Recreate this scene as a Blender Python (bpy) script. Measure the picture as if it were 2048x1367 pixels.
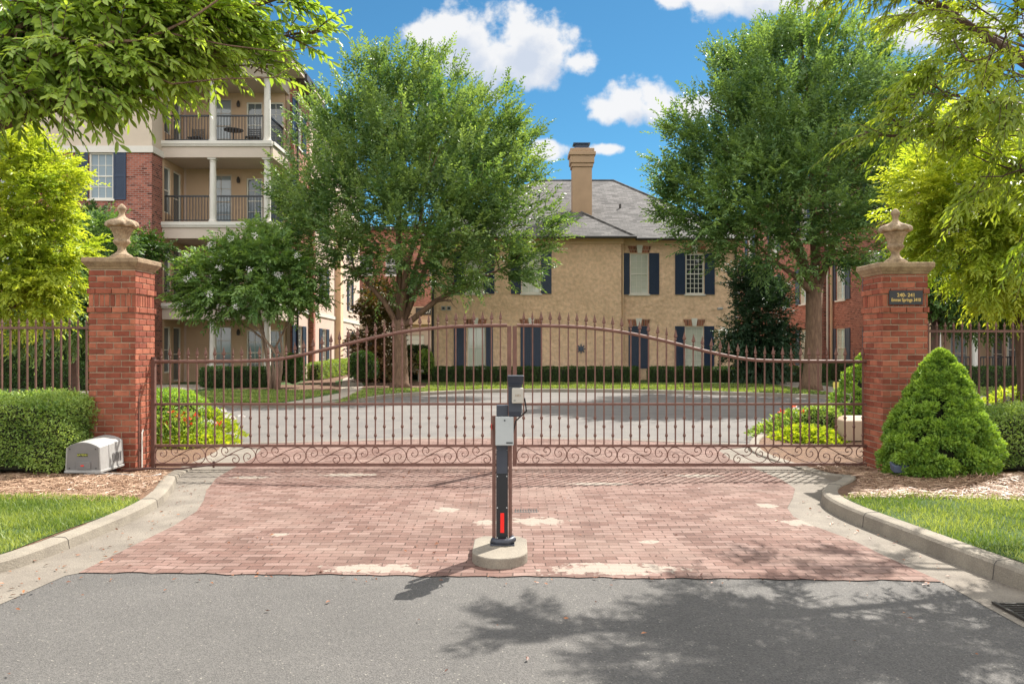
import bpy, math, random
import numpy as np
from mathutils import Vector, Quaternion, geometry as mgeo
R = math.radians
random.seed(7); RNG = np.random.default_rng(11)
sc = bpy.context.scene
col = sc.collection
for o in list(bpy.data.objects): bpy.data.objects.remove(o)

# ------------------------------------------------------------------ camera
F = 1600.0; HZ = 690.0; EYE = 1.6            # focal length / horizon in pixels of the 2048 wide photograph
cd = bpy.data.cameras.new('camera'); cam = bpy.data.objects.new('camera', cd); col.objects.link(cam)
cam.location = (0, 0, EYE); cam.rotation_euler = (R(90), 0, 0)
cd.sensor_width = 36; cd.lens = 36*F/2048; cd.shift_y = (HZ-683.5)/2048
cd.clip_start = .1; cd.clip_end = 3000
sc.camera = cam
sc.render.resolution_x = 1024; sc.render.resolution_y = 683

# ------------------------------------------------------------------ sun, sky, exposure
SUNV = Vector((.52, .70, 1.0)).normalized()
ld = bpy.data.lights.new('sun', 'SUN'); ld.energy = 4.6; ld.angle = R(.4); ld.color = (1, .955, .88)
lo = bpy.data.objects.new('sun', ld); col.objects.link(lo)
lo.rotation_euler = SUNV.to_track_quat('Z', 'Y').to_euler(); lo.location = (10, 14, 20)
w = bpy.data.worlds.new('World'); sc.world = w; w.use_nodes = True
nt = w.node_tree; nt.nodes.clear()
def N(nt, t, **k):
    n = nt.nodes.new(t)
    for a, b in k.items(): setattr(n, a, b)
    return n
def mth(nt, op, a, b=None, c=None, clamp=False):
    n = nt.nodes.new('ShaderNodeMath'); n.operation = op; n.use_clamp = clamp
    for i, v in enumerate((a, b, c)):
        if v is None: continue
        if isinstance(v, (int, float)): n.inputs[i].default_value = v
        else: nt.links.new(v, n.inputs[i])
    return n.outputs[0]
def mixc(nt, fac, a, b, mode='MIX'):
    n = nt.nodes.new('ShaderNodeMix'); n.data_type = 'RGBA'; n.blend_type = mode
    for i, v in ((0, fac), (6, a), (7, b)):
        if isinstance(v, (int, float)): n.inputs[i].default_value = v
        elif isinstance(v, tuple): n.inputs[i].default_value = (*v[:3], 1)
        else: nt.links.new(v, n.inputs[i])
    return n.outputs[2]
sky = N(nt, 'ShaderNodeTexSky', sky_type='NISHITA'); sky.sun_disc = False
sky.sun_elevation = math.asin(SUNV.z); sky.sun_rotation = math.atan2(SUNV.x, SUNV.y)
sky.altitude = 800; sky.air_density = 1.0; sky.dust_density = .25; sky.ozone_density = 3.5
SKY_STR = .12
tc = N(nt, 'ShaderNodeTexCoord'); sp = N(nt, 'ShaderNodeSeparateXYZ'); nt.links.new(tc.outputs['Generated'], sp.inputs[0])
yy = mth(nt, 'MAXIMUM', sp.outputs[1], .05)
U = mth(nt, 'DIVIDE', sp.outputs[0], yy); V = mth(nt, 'DIVIDE', sp.outputs[2], yy)
cv = N(nt, 'ShaderNodeCombineXYZ'); nt.links.new(U, cv.inputs[0]); nt.links.new(V, cv.inputs[1])
nz = N(nt, 'ShaderNodeTexNoise'); nz.inputs['Scale'].default_value = 22; nz.inputs['Detail'].default_value = 7; nz.inputs['Roughness'].default_value = .58
nt.links.new(cv.outputs[0], nz.inputs['Vector'])
nz2 = N(nt, 'ShaderNodeTexNoise'); nz2.inputs['Scale'].default_value = 11; nz2.inputs['Detail'].default_value = 4
nt.links.new(cv.outputs[0], nz2.inputs['Vector'])
puffs = [(852,78,50,42),(905,60,62,52),(935,90,80,60),(1040,78,78,66),(1090,105,72,55),(985,120,120,58),(1150,128,42,26),(1070,140,70,40),
         (1215,218,42,28),(1262,205,52,40),(1318,208,62,42),(1380,215,50,30),(1092,302,46,20),(1222,298,36,13),
         (1350,-6,40,24),(1420,0,62,38),(1500,-6,80,44),(1600,-10,60,40), (60,-60,300,70), (1900,60,160,50)]
def cloudfield(U, V):
    cl = None
    for (px, py, rx, ry) in puffs:
        u0 = (px-1024)/F; v0 = (HZ-py)/F; a = rx/F; b = ry/F
        dx = mth(nt, 'DIVIDE', mth(nt, 'SUBTRACT', U, u0), a); dy = mth(nt, 'DIVIDE', mth(nt, 'SUBTRACT', V, v0), b)
        d = mth(nt, 'SUBTRACT', 1.0, mth(nt, 'SQRT', mth(nt, 'ADD', mth(nt, 'MULTIPLY', dx, dx), mth(nt, 'MULTIPLY', dy, dy))))
        cl = d if cl is None else mth(nt, 'SMOOTH_MAX', cl, d, .25)
    return cl
cl = cloudfield(U, V); cl_up = cloudfield(mth(nt, 'SUBTRACT', U, .012), mth(nt, 'ADD', V, .028))
nz3 = N(nt, 'ShaderNodeTexNoise'); nz3.inputs['Scale'].default_value = 60; nz3.inputs['Detail'].default_value = 5; nt.links.new(cv.outputs[0], nz3.inputs['Vector'])
cf = mth(nt, 'ADD', cl, mth(nt, 'MULTIPLY', mth(nt, 'SUBTRACT', nz.outputs[0], .47), 2.4))
cf = mth(nt, 'ADD', cf, mth(nt, 'MULTIPLY', mth(nt, 'SUBTRACT', nz3.outputs[0], .5), .7))
mr = N(nt, 'ShaderNodeMapRange', interpolation_type='SMOOTHSTEP'); nt.links.new(cf, mr.inputs[0]); mr.inputs[1].default_value = -.14; mr.inputs[2].default_value = .50
fr = mth(nt, 'GREATER_THAN', sp.outputs[1], .05)
alpha = mth(nt, 'MULTIPLY', mth(nt, 'MULTIPLY', mr.outputs[0], fr), .96)
# unseen bright clouds added behind and above the viewer as fill for camera-facing faces
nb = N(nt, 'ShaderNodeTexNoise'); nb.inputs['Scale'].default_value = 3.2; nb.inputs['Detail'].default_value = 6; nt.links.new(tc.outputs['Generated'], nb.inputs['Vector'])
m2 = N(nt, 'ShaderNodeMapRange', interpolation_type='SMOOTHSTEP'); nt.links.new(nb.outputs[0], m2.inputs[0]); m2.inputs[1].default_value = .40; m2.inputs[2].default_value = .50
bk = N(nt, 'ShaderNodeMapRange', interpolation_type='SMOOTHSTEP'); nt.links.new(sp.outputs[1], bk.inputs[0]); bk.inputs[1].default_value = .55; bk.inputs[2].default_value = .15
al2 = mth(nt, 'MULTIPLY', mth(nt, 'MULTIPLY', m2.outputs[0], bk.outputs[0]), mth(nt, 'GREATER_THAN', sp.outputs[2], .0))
ms = N(nt, 'ShaderNodeMapRange', interpolation_type='SMOOTHSTEP'); nt.links.new(mth(nt, 'ADD', cl_up, mth(nt, 'MULTIPLY', mth(nt, 'SUBTRACT', nz.outputs[0], .5), 2.2)), ms.inputs[0])
ms.inputs[1].default_value = .05; ms.inputs[2].default_value = .95
ccol = mixc(nt, ms.outputs[0], (3.5, 3.5, 3.53), (2.45, 2.68, 3.1))
skyc = mixc(nt, 1.0, sky.outputs[0], (.21, .405, .435), 'MULTIPLY')
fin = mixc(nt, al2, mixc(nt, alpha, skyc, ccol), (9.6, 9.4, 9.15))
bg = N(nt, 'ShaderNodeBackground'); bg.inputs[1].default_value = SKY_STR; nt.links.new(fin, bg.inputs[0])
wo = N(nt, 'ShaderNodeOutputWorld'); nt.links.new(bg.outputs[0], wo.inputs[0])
vs = sc.view_settings; sc.display_settings.display_device = 'sRGB'
vs.view_transform = 'Standard'; vs.look = 'None'; vs.gamma = 1; vs.use_curve_mapping = False; vs.exposure = 1.18
sc.render.engine = 'CYCLES'
try:
    sc.cycles.max_bounces = 6; sc.cycles.diffuse_bounces = 3; sc.cycles.glossy_bounces = 2; sc.cycles.transmission_bounces = 4
    sc.cycles.transparent_max_bounces = 6; sc.cycles.caustics_reflective = False; sc.cycles.caustics_refractive = False
except Exception: pass

# ------------------------------------------------------------------ helpers
OFF = {}
def at(px, py, D): return Vector(((px-1024)/F*D, D, EYE+(HZ-py)/F*D))
def gpt(px, py, z=0.0):
    D = (EYE-z)*F/(py-HZ); return ((px-1024)/F*D, D)
def tag(o, label=None, cat=None, group=None, kind=None):
    if label: o['label'] = label
    if cat: o['category'] = cat
    if group: o['group'] = group
    if kind: o['kind'] = kind
    return o
def empty(name, loc, label, cat, group=None):
    o = bpy.data.objects.new(name, None); col.objects.link(o); o.location = loc; o.empty_display_size = .2
    OFF[o.name] = Vector(loc); return tag(o, label, cat, group)
def link(name, me, parent, base=None):
    """mesh is in world coordinates; shift it to its parent's frame (or to base)"""
    o = bpy.data.objects.new(name, me); col.objects.link(o)
    if parent is not None:
        off = OFF[parent.name]; me.transform(__import__('mathutils').Matrix.Translation(-off)); o.parent = parent; OFF[o.name] = off
    elif base is not None:
        b = Vector(base); me.transform(__import__('mathutils').Matrix.Translation(-b)); o.location = b; OFF[o.name] = b
    else: OFF[o.name] = Vector((0, 0, 0))
    return o
def copy_tree(o, parent=None):
    c = o.copy(); col.objects.link(c)
    if parent is not None: c.parent = parent
    for ch in [x for x in bpy.data.objects if x.parent == o and x != c]: copy_tree(ch, c)
    return c
class MB:
    def __init__(s): s.v = []; s.f = []; s.m = []; s.mats = []; s.t = []
    def mi(s, m):
        if m not in s.mats: s.mats.append(m)
        return s.mats.index(m)
    def add(s, vs, fs, m, tint=None):
        b = len(s.v); s.v += [tuple(v) for v in vs]; k = s.mi(m)
        for f in fs: s.f.append(tuple(b+i for i in f)); s.m.append(k)
        s.t += [(.5 if tint is None else tint)]*len(vs)
    def box(s, x0, x1, y0, y1, z0, z1, m, tint=None):
        vs = [(x, y, z) for z in (z0, z1) for y in (y0, y1) for x in (x0, x1)]
        s.add(vs, [(0,2,3,1),(4,5,7,6),(0,1,5,4),(2,6,7,3),(0,4,6,2),(1,3,7,5)], m, tint)
    def fbox(s, Fm, a0, a1, b0, b1, c0, c1, m):
        vs = [Fm(a, b, c) for b in (b0, b1) for c in (c0, c1) for a in (a0, a1)]
        s.add(vs, [(0,2,3,1),(4,5,7,6),(0,1,5,4),(2,6,7,3),(0,4,6,2),(1,3,7,5)], m)
    def tube(s, pts, r, m, n=8, cap=True):
        pts = [Vector(p) for p in pts]; k = len(pts)
        rs = r if isinstance(r, (list, tuple)) else [r]*k
        rings = []; prev = None
        for i, p in enumerate(pts):
            t = (pts[min(i+1, k-1)]-pts[max(i-1, 0)]).normalized()
            if prev is None:
                a = Vector((0, 0, 1)) if abs(t.z) < .9 else Vector((1, 0, 0)); u = t.cross(a).normalized()
            else:
                u = prev-t*prev.dot(t); u = u.normalized() if u.length > 1e-6 else t.orthogonal().normalized()
            prev = u; v = t.cross(u)
            rings.append([p+(u*math.cos(2*math.pi*j/n)+v*math.sin(2*math.pi*j/n))*rs[i] for j in range(n)])
        vs = [q for rg in rings for q in rg]
        fs = [(i*n+j, i*n+(j+1) % n, (i+1)*n+(j+1) % n, (i+1)*n+j) for i in range(k-1) for j in range(n)]
        if cap: fs += [tuple(reversed(range(n))), tuple((k-1)*n+j for j in range(n))]
        s.add(vs, fs, m)
    def lathe(s, prof, c, m, n=24, mod=None):
        vs = []; k = len(prof)
        for i, (r, z) in enumerate(prof):
            for j in range(n):
                a = 2*math.pi*j/n; rr, zz = r, z
                if mod: rr, zz = mod(i, a, r, z)
                vs.append((c[0]+rr*math.cos(a), c[1]+rr*math.sin(a), c[2]+zz))
        fs = [(i*n+j, i*n+(j+1) % n, (i+1)*n+(j+1) % n, (i+1)*n+j) for i in range(k-1) for j in range(n)]
        fs += [tuple(reversed(range(n))), tuple((k-1)*n+j for j in range(n))]
        s.add(vs, fs, m)
    def prism(s, poly, z0, z1, m):
        n = len(poly); vs = [(p[0], p[1], z0) for p in poly]+[(p[0], p[1], z1) for p in poly]
        s.add(vs, [tuple(reversed(range(n))), tuple(range(n, 2*n))]+[(i, (i+1) % n, n+(i+1) % n, n+i) for i in range(n)], m)
    def build(s, name, parent=None, base=None, smooth=False, bevel=0, seg=1):
        me = bpy.data.meshes.new(name); me.from_pydata(s.v, [], s.f); 
        for m in s.mats: me.materials.append(m)
        me.polygons.foreach_set('material_index', s.m)
        if len(set(s.t)) > 1:
            a = me.attributes.new('tint', 'FLOAT', 'POINT'); a.data.foreach_set('value', s.t)
        if smooth: me.polygons.foreach_set('use_smooth', [True]*len(s.f))
        me.update()
        o = link(name, me, parent, base)
        if bevel:
            md = o.modifiers.new('bevel', 'BEVEL'); md.width = bevel; md.segments = seg; md.limit_method = 'ANGLE'; md.angle_limit = R(35)
        return o
def raw_mesh(name, V_, T_, mat, parent=None, base=None, tint=None, extra=None):
    """V_ (n,3) float, T_ (m,3) int triangles"""
    me = bpy.data.meshes.new(name); V_ = np.asarray(V_, np.float32); T_ = np.asarray(T_, np.int32)
    if parent is not None: off = np.array(OFF[parent.name])
    elif base is not None: off = np.array(base)
    else: off = np.zeros(3)
    V_ = V_-off.astype(np.float32)
    me.vertices.add(len(V_)); me.vertices.foreach_set('co', V_.ravel())
    me.loops.add(T_.size); me.loops.foreach_set('vertex_index', T_.ravel())
    me.polygons.add(len(T_)); me.polygons.foreach_set('loop_start', np.arange(0, T_.size, 3, dtype=np.int32))
    try: me.polygons.foreach_set('loop_total', np.full(len(T_), 3, np.int32))
    except Exception: pass
    me.materials.append(mat)
    if tint is not None:
        a = me.attributes.new('tint', 'FLOAT', 'POINT'); a.data.foreach_set('value', np.asarray(tint, np.float32))
    me.update(calc_edges=True); me.validate()
    o = bpy.data.objects.new(name, me); col.objects.link(o)
    if parent is not None: o.parent = parent; OFF[o.name] = OFF[parent.name]
    else: o.location = off; OFF[o.name] = Vector(off)
    return o
class Frame:
    def __init__(s, o, u, n): s.o = Vector(o); s.u = Vector(u).normalized(); s.n = Vector(n).normalized()
    def __call__(s, a, b, c): return s.o+s.u*a+Vector((0, 0, b))+s.n*c

# ------------------------------------------------------------------ materials
def lin(r, g, b): return tuple(((c/255)/12.92 if c/255 <= .04045 else ((c/255+.055)/1.055)**2.4) for c in (r, g, b))
def base_mat(name):
    m = bpy.data.materials.new(name); m.use_nodes = True; n = m.node_tree; b = n.nodes['Principled BSDF']; return m, n, b
def mat(name, c, rough=.7, c2=None, sc1=3.0, detail=5, bump=0.0, bsc=60, metal=0.0, spec=None, dist=.01, fine=None, zst=1.0):
    m, n, b = base_mat(name); b.inputs['Roughness'].default_value = rough; b.inputs['Metallic'].default_value = metal
    if spec is not None: b.inputs['Specular IOR Level'].default_value = spec
    g_ = N(n, 'ShaderNodeNewGeometry'); vm = N(n, 'ShaderNodeVectorMath', operation='MULTIPLY'); vm.inputs[1].default_value = (1, 1, zst); n.links.new(g_.outputs['Position'], vm.inputs[0])
    class g: outputs = {'Position': vm.outputs[0]}
    cc = c
    if c2 is not None:
        z = N(n, 'ShaderNodeTexNoise'); z.inputs['Scale'].default_value = sc1; z.inputs['Detail'].default_value = detail; z.inputs['Roughness'].default_value = .65
        n.links.new(g.outputs['Position'], z.inputs['Vector'])
        r = N(n, 'ShaderNodeMapRange'); n.links.new(z.outputs[0], r.inputs[0]); r.inputs[1].default_value = .32; r.inputs[2].default_value = .68
        cc = mixc(n, r.outputs[0], c, c2)
    if fine:
        z = N(n, 'ShaderNodeTexNoise'); z.inputs['Scale'].default_value = fine[0]; z.inputs['Detail'].default_value = 2
        n.links.new(g.outputs['Position'], z.inputs['Vector'])
        r = N(n, 'ShaderNodeMapRange'); n.links.new(z.outputs[0], r.inputs[0]); r.inputs[1].default_value = .35; r.inputs[2].default_value = .65
        r.inputs[3].default_value = 1-fine[1]; r.inputs[4].default_value = 1+fine[1]
        cx = N(n, 'ShaderNodeVectorMath', operation='SCALE')
        if isinstance(cc, tuple): cx.inputs[0].default_value = cc
        else: n.links.new(cc, cx.inputs[0])
        n.links.new(r.outputs[0], cx.inputs['Scale']); cc = cx.outputs[0]
    if isinstance(cc, tuple): b.inputs['Base Color'].default_value = (*cc, 1)
    else: n.links.new(cc, b.inputs['Base Color'])
    if bump:
        z = N(n, 'ShaderNodeTexNoise'); z.inputs['Scale'].default_value = bsc; z.inputs['Detail'].default_value = 4
        n.links.new(g.outputs['Position'], z.inputs['Vector'])
        bp = N(n, 'ShaderNodeBump'); bp.inputs['Strength'].default_value = bump; bp.inputs['Distance'].default_value = dist
        n.links.new(z.outputs[0], bp.inputs['Height']); n.links.new(bp.outputs[0], b.inputs['Normal'])
    return m
def wall_vec(n):
    """(along wall, height) world coordinates, whichever way the wall faces"""
    g = N(n, 'ShaderNodeNewGeometry'); s1 = N(n, 'ShaderNodeSeparateXYZ'); n.links.new(g.outputs['Position'], s1.inputs[0])
    s2 = N(n, 'ShaderNodeSeparateXYZ'); n.links.new(g.outputs['True Normal'], s2.inputs[0])
    k = mth(n, 'GREATER_THAN', mth(n, 'ABSOLUTE', s2.outputs[0]), mth(n, 'ABSOLUTE', s2.outputs[1]))
    h = mth(n, 'ADD', mth(n, 'MULTIPLY', s1.outputs[1], k), mth(n, 'MULTIPLY', s1.outputs[0], mth(n, 'SUBTRACT', 1.0, k)))
    cb = N(n, 'ShaderNodeCombineXYZ'); n.links.new(h, cb.inputs[0]); n.links.new(s1.outputs[2], cb.inputs[1]); return cb.outputs[0], g.outputs['Position']
def brick_mat(name, c1, c2, mortar, bw=.21, bh=.078, ms_=.011, rough=.85, vec=None, dark=.35, bump=.6, mbias=0.0, soot=None):
    m, n, b = base_mat(name); b.inputs['Roughness'].default_value = rough; b.inputs['Specular IOR Level'].default_value = .2
    if vec == 'flat':
        g = N(n, 'ShaderNodeNewGeometry'); v = g.outputs['Position']; pos = v
    else: v, pos = wall_vec(n)
    # slight warp so courses are not ruler straight
    wz = N(n, 'ShaderNodeTexNoise'); wz.inputs['Scale'].default_value = 1.3 if vec == 'flat' else 6; n.links.new(pos, wz.inputs['Vector'])
    wv = N(n, 'ShaderNodeVectorMath', operation='SCALE'); wv.inputs['Scale'].default_value = .10 if vec == 'flat' else .006
    sb = N(n, 'ShaderNodeVectorMath', operation='SUBTRACT'); n.links.new(wz.outputs['Color'], sb.inputs[0]); sb.inputs[1].default_value = (.5, .5, .5)
    n.links.new(sb.outputs[0], wv.inputs[0]); ad = N(n, 'ShaderNodeVectorMath', operation='ADD'); n.links.new(v, ad.inputs[0]); n.links.new(wv.outputs[0], ad.inputs[1])
    t = N(n, 'ShaderNodeTexBrick'); n.links.new(ad.outputs[0], t.inputs['Vector'])
    t.inputs['Color1'].default_value = (0, 0, 0, 1); t.inputs['Color2'].default_value = (1, 1, 1, 1); t.inputs['Mortar'].default_value = (.5, .5, .5, 1)
    t.inputs['Scale'].default_value = 1; t.inputs['Brick Width'].default_value = bw; t.inputs['Row Height'].default_value = bh
    t.inputs['Mortar Size'].default_value = ms_; t.inputs['Mortar Smooth'].default_value = .25; t.inputs['Bias'].default_value = 0
    cr = N(n, 'ShaderNodeValToRGB'); n.links.new(t.outputs['Color'], cr.inputs[0])
    e = cr.color_ramp.elements; e[0].position = .0; e[0].color = (*[x*dark for x in c1], 1); e[1].position = 1; e[1].color = (*c2, 1)
    k = cr.color_ramp.elements.new(.22); k.color = (*c1, 1); k = cr.color_ramp.elements.new(.6); k.color = (*[(x+y)/2 for x, y in zip(c1, c2)], 1)
    z = N(n, 'ShaderNodeTexNoise'); z.inputs['Scale'].default_value = 2.2; z.inputs['Detail'].default_value = 8; z.inputs['Roughness'].default_value = .75; n.links.new(pos, z.inputs['Vector'])
    r = N(n, 'ShaderNodeMapRange'); n.links.new(z.outputs[0], r.inputs[0]); r.inputs[1].default_value = .3; r.inputs[2].default_value = .7; r.inputs[3].default_value = .72; r.inputs[4].default_value = 1.25
    sc_ = N(n, 'ShaderNodeVectorMath', operation='SCALE'); n.links.new(cr.outputs[0], sc_.inputs[0]); n.links.new(r.outputs[0], sc_.inputs['Scale'])
    fc = mth(n, 'ADD', t.outputs['Fac'], mbias, clamp=True)
    c = mixc(n, fc, sc_.outputs[0], mortar)
    if soot:
        z3 = N(n, 'ShaderNodeTexNoise'); z3.inputs['Scale'].default_value = soot[0]; z3.inputs['Detail'].default_value = 6; z3.inputs['Roughness'].default_value = .7; n.links.new(pos, z3.inputs['Vector'])
        r3 = N(n, 'ShaderNodeMapRange'); n.links.new(z3.outputs[0], r3.inputs[0]); r3.inputs[1].default_value = soot[1]; r3.inputs[2].default_value = soot[1]+.05
        c = mixc(n, r3.outputs[0], c, soot[2])
    n.links.new(c, b.inputs['Base Color'])
    z2 = N(n, 'ShaderNodeTexNoise'); z2.inputs['Scale'].default_value = 90; z2.inputs['Detail'].default_value = 3; n.links.new(pos, z2.inputs['Vector'])
    hgt = mth(n, 'ADD', mth(n, 'MULTIPLY', mth(n, 'SUBTRACT', 1.0, t.outputs['Fac']), 1.0), mth(n, 'MULTIPLY', z2.outputs[0], .5))
    bp = N(n, 'ShaderNodeBump'); bp.inputs['Strength'].default_value = bump; bp.inputs['Distance'].default_value = .008
    n.links.new(hgt, bp.inputs['Height']); n.links.new(bp.outputs[0], b.inputs['Normal'])
    return m
def leaf_mat(name, dark, light, trans=.45, rough=.45, tcol=None, spec=.35):
    m, n, b = base_mat(name); b.inputs['Roughness'].default_value = rough; b.inputs['Specular IOR Level'].default_value = spec
    a = N(n, 'ShaderNodeAttribute', attribute_name='tint')
    cr = N(n, 'ShaderNodeValToRGB'); n.links.new(a.outputs['Fac'], cr.inputs[0])
    e = cr.color_ramp.elements; e[0].position = .05; e[0].color = (*dark, 1); e[1].position = .95; e[1].color = (*light, 1)
    n.links.new(cr.outputs[0], b.inputs['Base Color'])
    tr = N(n, 'ShaderNodeBsdfTranslucent')
    tcx = mixc(n, 1.0, cr.outputs[0], tcol or (1.4, 1.3, .5), 'MULTIPLY'); n.links.new(tcx, tr.inputs[0])
    mx = N(n, 'ShaderNodeMixShader'); mx.inputs[0].default_value = trans
    n.links.new(b.outputs[0], mx.inputs[1]); n.links.new(tr.outputs[0], mx.inputs[2])
    n.links.new(mx.outputs[0], n.nodes['Material Output'].inputs[0]); return m
def tint_mat(name, dark, light, rough=.85, bump=.5, bsc=150, c3=None):
    m, n, b = base_mat(name); b.inputs['Roughness'].default_value = rough; b.inputs['Specular IOR Level'].default_value = .2
    a = N(n, 'ShaderNodeAttribute', attribute_name='tint'); cr = N(n, 'ShaderNodeValToRGB'); n.links.new(a.outputs['Fac'], cr.inputs[0])
    e = cr.color_ramp.elements; e[0].position = 0; e[0].color = (*dark, 1); e[1].position = 1; e[1].color = (*light, 1)
    if c3: k = cr.color_ramp.elements.new(.12); k.color = (*c3, 1)
    g = N(n, 'ShaderNodeNewGeometry'); z = N(n, 'ShaderNodeTexNoise'); z.inputs['Scale'].default_value = 9; z.inputs['Detail'].default_value = 8; z.inputs['Roughness'].default_value = .75
    n.links.new(g.outputs['Position'], z.inputs['Vector'])
    r = N(n, 'ShaderNodeMapRange'); n.links.new(z.outputs[0], r.inputs[0]); r.inputs[1].default_value = .3; r.inputs[2].default_value = .7; r.inputs[3].default_value = .7; r.inputs[4].default_value = 1.3
    s_ = N(n, 'ShaderNodeVectorMath', operation='SCALE'); n.links.new(cr.outputs[0], s_.inputs[0]); n.links.new(r.outputs[0], s_.inputs['Scale']); n.links.new(s_.outputs[0], b.inputs['Base Color'])
    z2 = N(n, 'ShaderNodeTexNoise'); z2.inputs['Scale'].default_value = bsc; n.links.new(g.outputs['Position'], z2.inputs['Vector'])
    bp = N(n, 'ShaderNodeBump'); bp.inputs['Strength'].default_value = bump; bp.inputs['Distance'].default_value = .004
    n.links.new(z2.outputs[0], bp.inputs['Height']); n.links.new(bp.outputs[0], b.inputs['Normal']); return m

M = {}
M['stucco'] = mat('ochre_stucco', (.84,.575,.385), .9, (.70,.475,.31), 1.6, 10, bump=1.0, bsc=5, dist=.06, spec=.1, fine=(7,.10))
M['stucco_trim'] = mat('ochre_trim', (.74,.52,.33), .8, (.66,.46,.29), 2)
M['cream'] = mat('cream_stucco', (.60,.50,.40), .9, (.54,.45,.36), .8, 6, bump=.25, bsc=20, spec=.1)
M['beige'] = mat('beige_stucco', (.56,.47,.40), .9, (.51,.43,.36), .7, 6, bump=.2, bsc=20, spec=.1)
M['tan'] = mat('tan_stucco', (.60,.42,.28), .9, (.53,.37,.25), .8, 6, bump=.2, bsc=20, spec=.1)
M['pink'] = mat('pale_pink_stucco', (.62,.47,.39), .9, (.55,.42,.35), .8, 6, bump=.2, bsc=20, spec=.1)
M['white'] = mat('white_paint', (.74,.70,.62), .55, (.68,.64,.56), 4)
M['offwhite'] = mat('offwhite_column_paint', (.66,.62,.56), .6, (.60,.56,.50), 3)
M['navy'] = mat('navy_paint', (.012,.026,.062), .45, (.016,.032,.072), 5)
M['slateblue'] = mat('faded_blue_paint', (.060,.075,.115), .5, (.075,.09,.13), 5)
M['black'] = mat('black_iron', (.012,.012,.014), .4, spec=.5)
M['dark'] = mat('dark_gutter_metal', (.035,.028,.024), .5)
M['red_brick'] = brick_mat('red_wall_brick', (.235,.068,.045), (.40,.135,.09), (.30,.22,.19))
M['red_brick_r'] = brick_mat('orange_red_wall_brick', (.30,.095,.062), (.44,.165,.11), (.36,.24,.19), dark=.6)
M['lintel'] = brick_mat('lintel_brick', (.26,.075,.04), (.38,.13,.07), (.42,.30,.22), bw=.07, bh=.3)
M['pillar_brick'] = tint_mat('pillar_brick', (.085,.028,.018), (.38,.13,.075), c3=(.22,.060,.036))
M['mortar'] = mat('mortar', (.50,.38,.27), .95, (.42,.31,.22), 6, bump=.6, bsc=120)
M['stone'] = mat('cast_stone_cap', (.40,.285,.17), .9, (.20,.13,.075), 7, 9, bump=.7, bsc=45, fine=(60,.12))
M['urnstone'] = mat('weathered_urn_stone', (.44,.32,.20), .85, (.16,.105,.062), 14, 9, bump=.6, bsc=60, fine=(80,.12))
M['iron'] = mat('brown_painted_iron', (.185,.095,.072), .62, (.12,.058,.044), 7, 8, bump=.3, bsc=70, spec=.3)
M['irondk'] = mat('dark_brown_iron', (.10,.04,.03), .45, (.07,.03,.022), 6, spec=.5)
M['concrete'] = mat('kerb_concrete', (.26,.225,.175), .9, (.165,.14,.11), 3.2, 9, bump=.5, bsc=70, fine=(110,.12))
M['gutter'] = mat('gutter_concrete', (.215,.185,.148), .9, (.135,.113,.09), 2.3, 10, bump=.5, bsc=80, fine=(120,.13))
M['path'] = mat('path_concrete', (.36,.31,.25), .9, (.30,.255,.20), 1.5, 8, bump=.3, bsc=60)
M['soil'] = mat('mulch_soil', (.20,.11,.06), .95, (.10,.055,.032), 9, 9, bump=1.0, bsc=40, dist=.03)
M['turf'] = mat('turf', (.07,.125,.018), .95, (.035,.075,.010), 5, 9, bump=1.0, bsc=90, dist=.03)
M['shingle'] = brick_mat('grey_shingle', (.088,.082,.079), (.15,.14,.135), (.06,.055,.05), bw=.30, bh=.14, ms_=.008, vec='flat', dark=.8, bump=.5)
M['bark'] = mat('tree_bark', (.24,.145,.09), .95, (.11,.062,.04), 16, 9, bump=1.0, bsc=34, dist=.05, zst=.22)
M['bark_pale'] = mat('pale_bark', (.34,.235,.17), .9, (.19,.12,.085), 14, 8, bump=1.0, bsc=34, dist=.04, zst=.25)
M['bark_dk'] = mat('dark_bark', (.12,.07,.05), .95, (.07,.04,.03), 14, 8, bump=.8, bsc=40, dist=.02)
M['greymetal'] = mat('light_grey_enamel', (.40,.41,.40), .4, (.36,.37,.36), 5, spec=.5)
M['greyplastic'] = mat('grey_plastic', (.36,.35,.33), .5, (.31,.30,.285), 7, fine=(40,.05))
M['greyplastic_dk'] = mat('dark_grey_plastic', (.17,.16,.155), .55, (.14,.135,.13), 7)
M['charcoal'] = mat('charcoal_plastic', (.030,.034,.048), .45, (.04,.044,.058), 8)
M['beigeplastic'] = mat('beige_plastic', (.42,.38,.32), .5)
M['red'] = mat('red_reflector', (.80,.02,.015), .3)
M['gold'] = mat('gold_lettering', (.70,.48,.14), .5)
M['yellow'] = mat('yellow_label', (.60,.62,.08), .5)
M['yellowpl'] = mat('yellow_plastic_marker', (.62,.50,.10), .5)
M['planter'] = mat('tan_utility_box', (.40,.29,.20), .7, (.36,.26,.18), 4)
M['patch'] = mat('cement_patch', (.33,.285,.235), .95, (.23,.19,.15), 12, 8, bump=.6, bsc=60)
def glass(name, c, rough=.06, c2=None):
    m, n, b = base_mat(name); b.inputs['Roughness'].default_value = rough; b.inputs['Specular IOR Level'].default_value = .8
    v, pos = wall_vec(n); s_ = N(n, 'ShaderNodeSeparateXYZ'); n.links.new(v, s_.inputs[0])
    st = mth(n, 'PINGPONG', mth(n, 'MULTIPLY', s_.outputs[1], 18.0), .5)
    cc = mixc(n, mth(n, 'MULTIPLY', st, .7), c, c2 or tuple(x*.7 for x in c)); n.links.new(cc, b.inputs['Base Color']); return m
M['g_blind'] = glass('window_with_pale_blinds', (.60,.60,.50))
M['g_grey'] = glass('window_with_grey_blinds', (.30,.34,.36))
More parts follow.
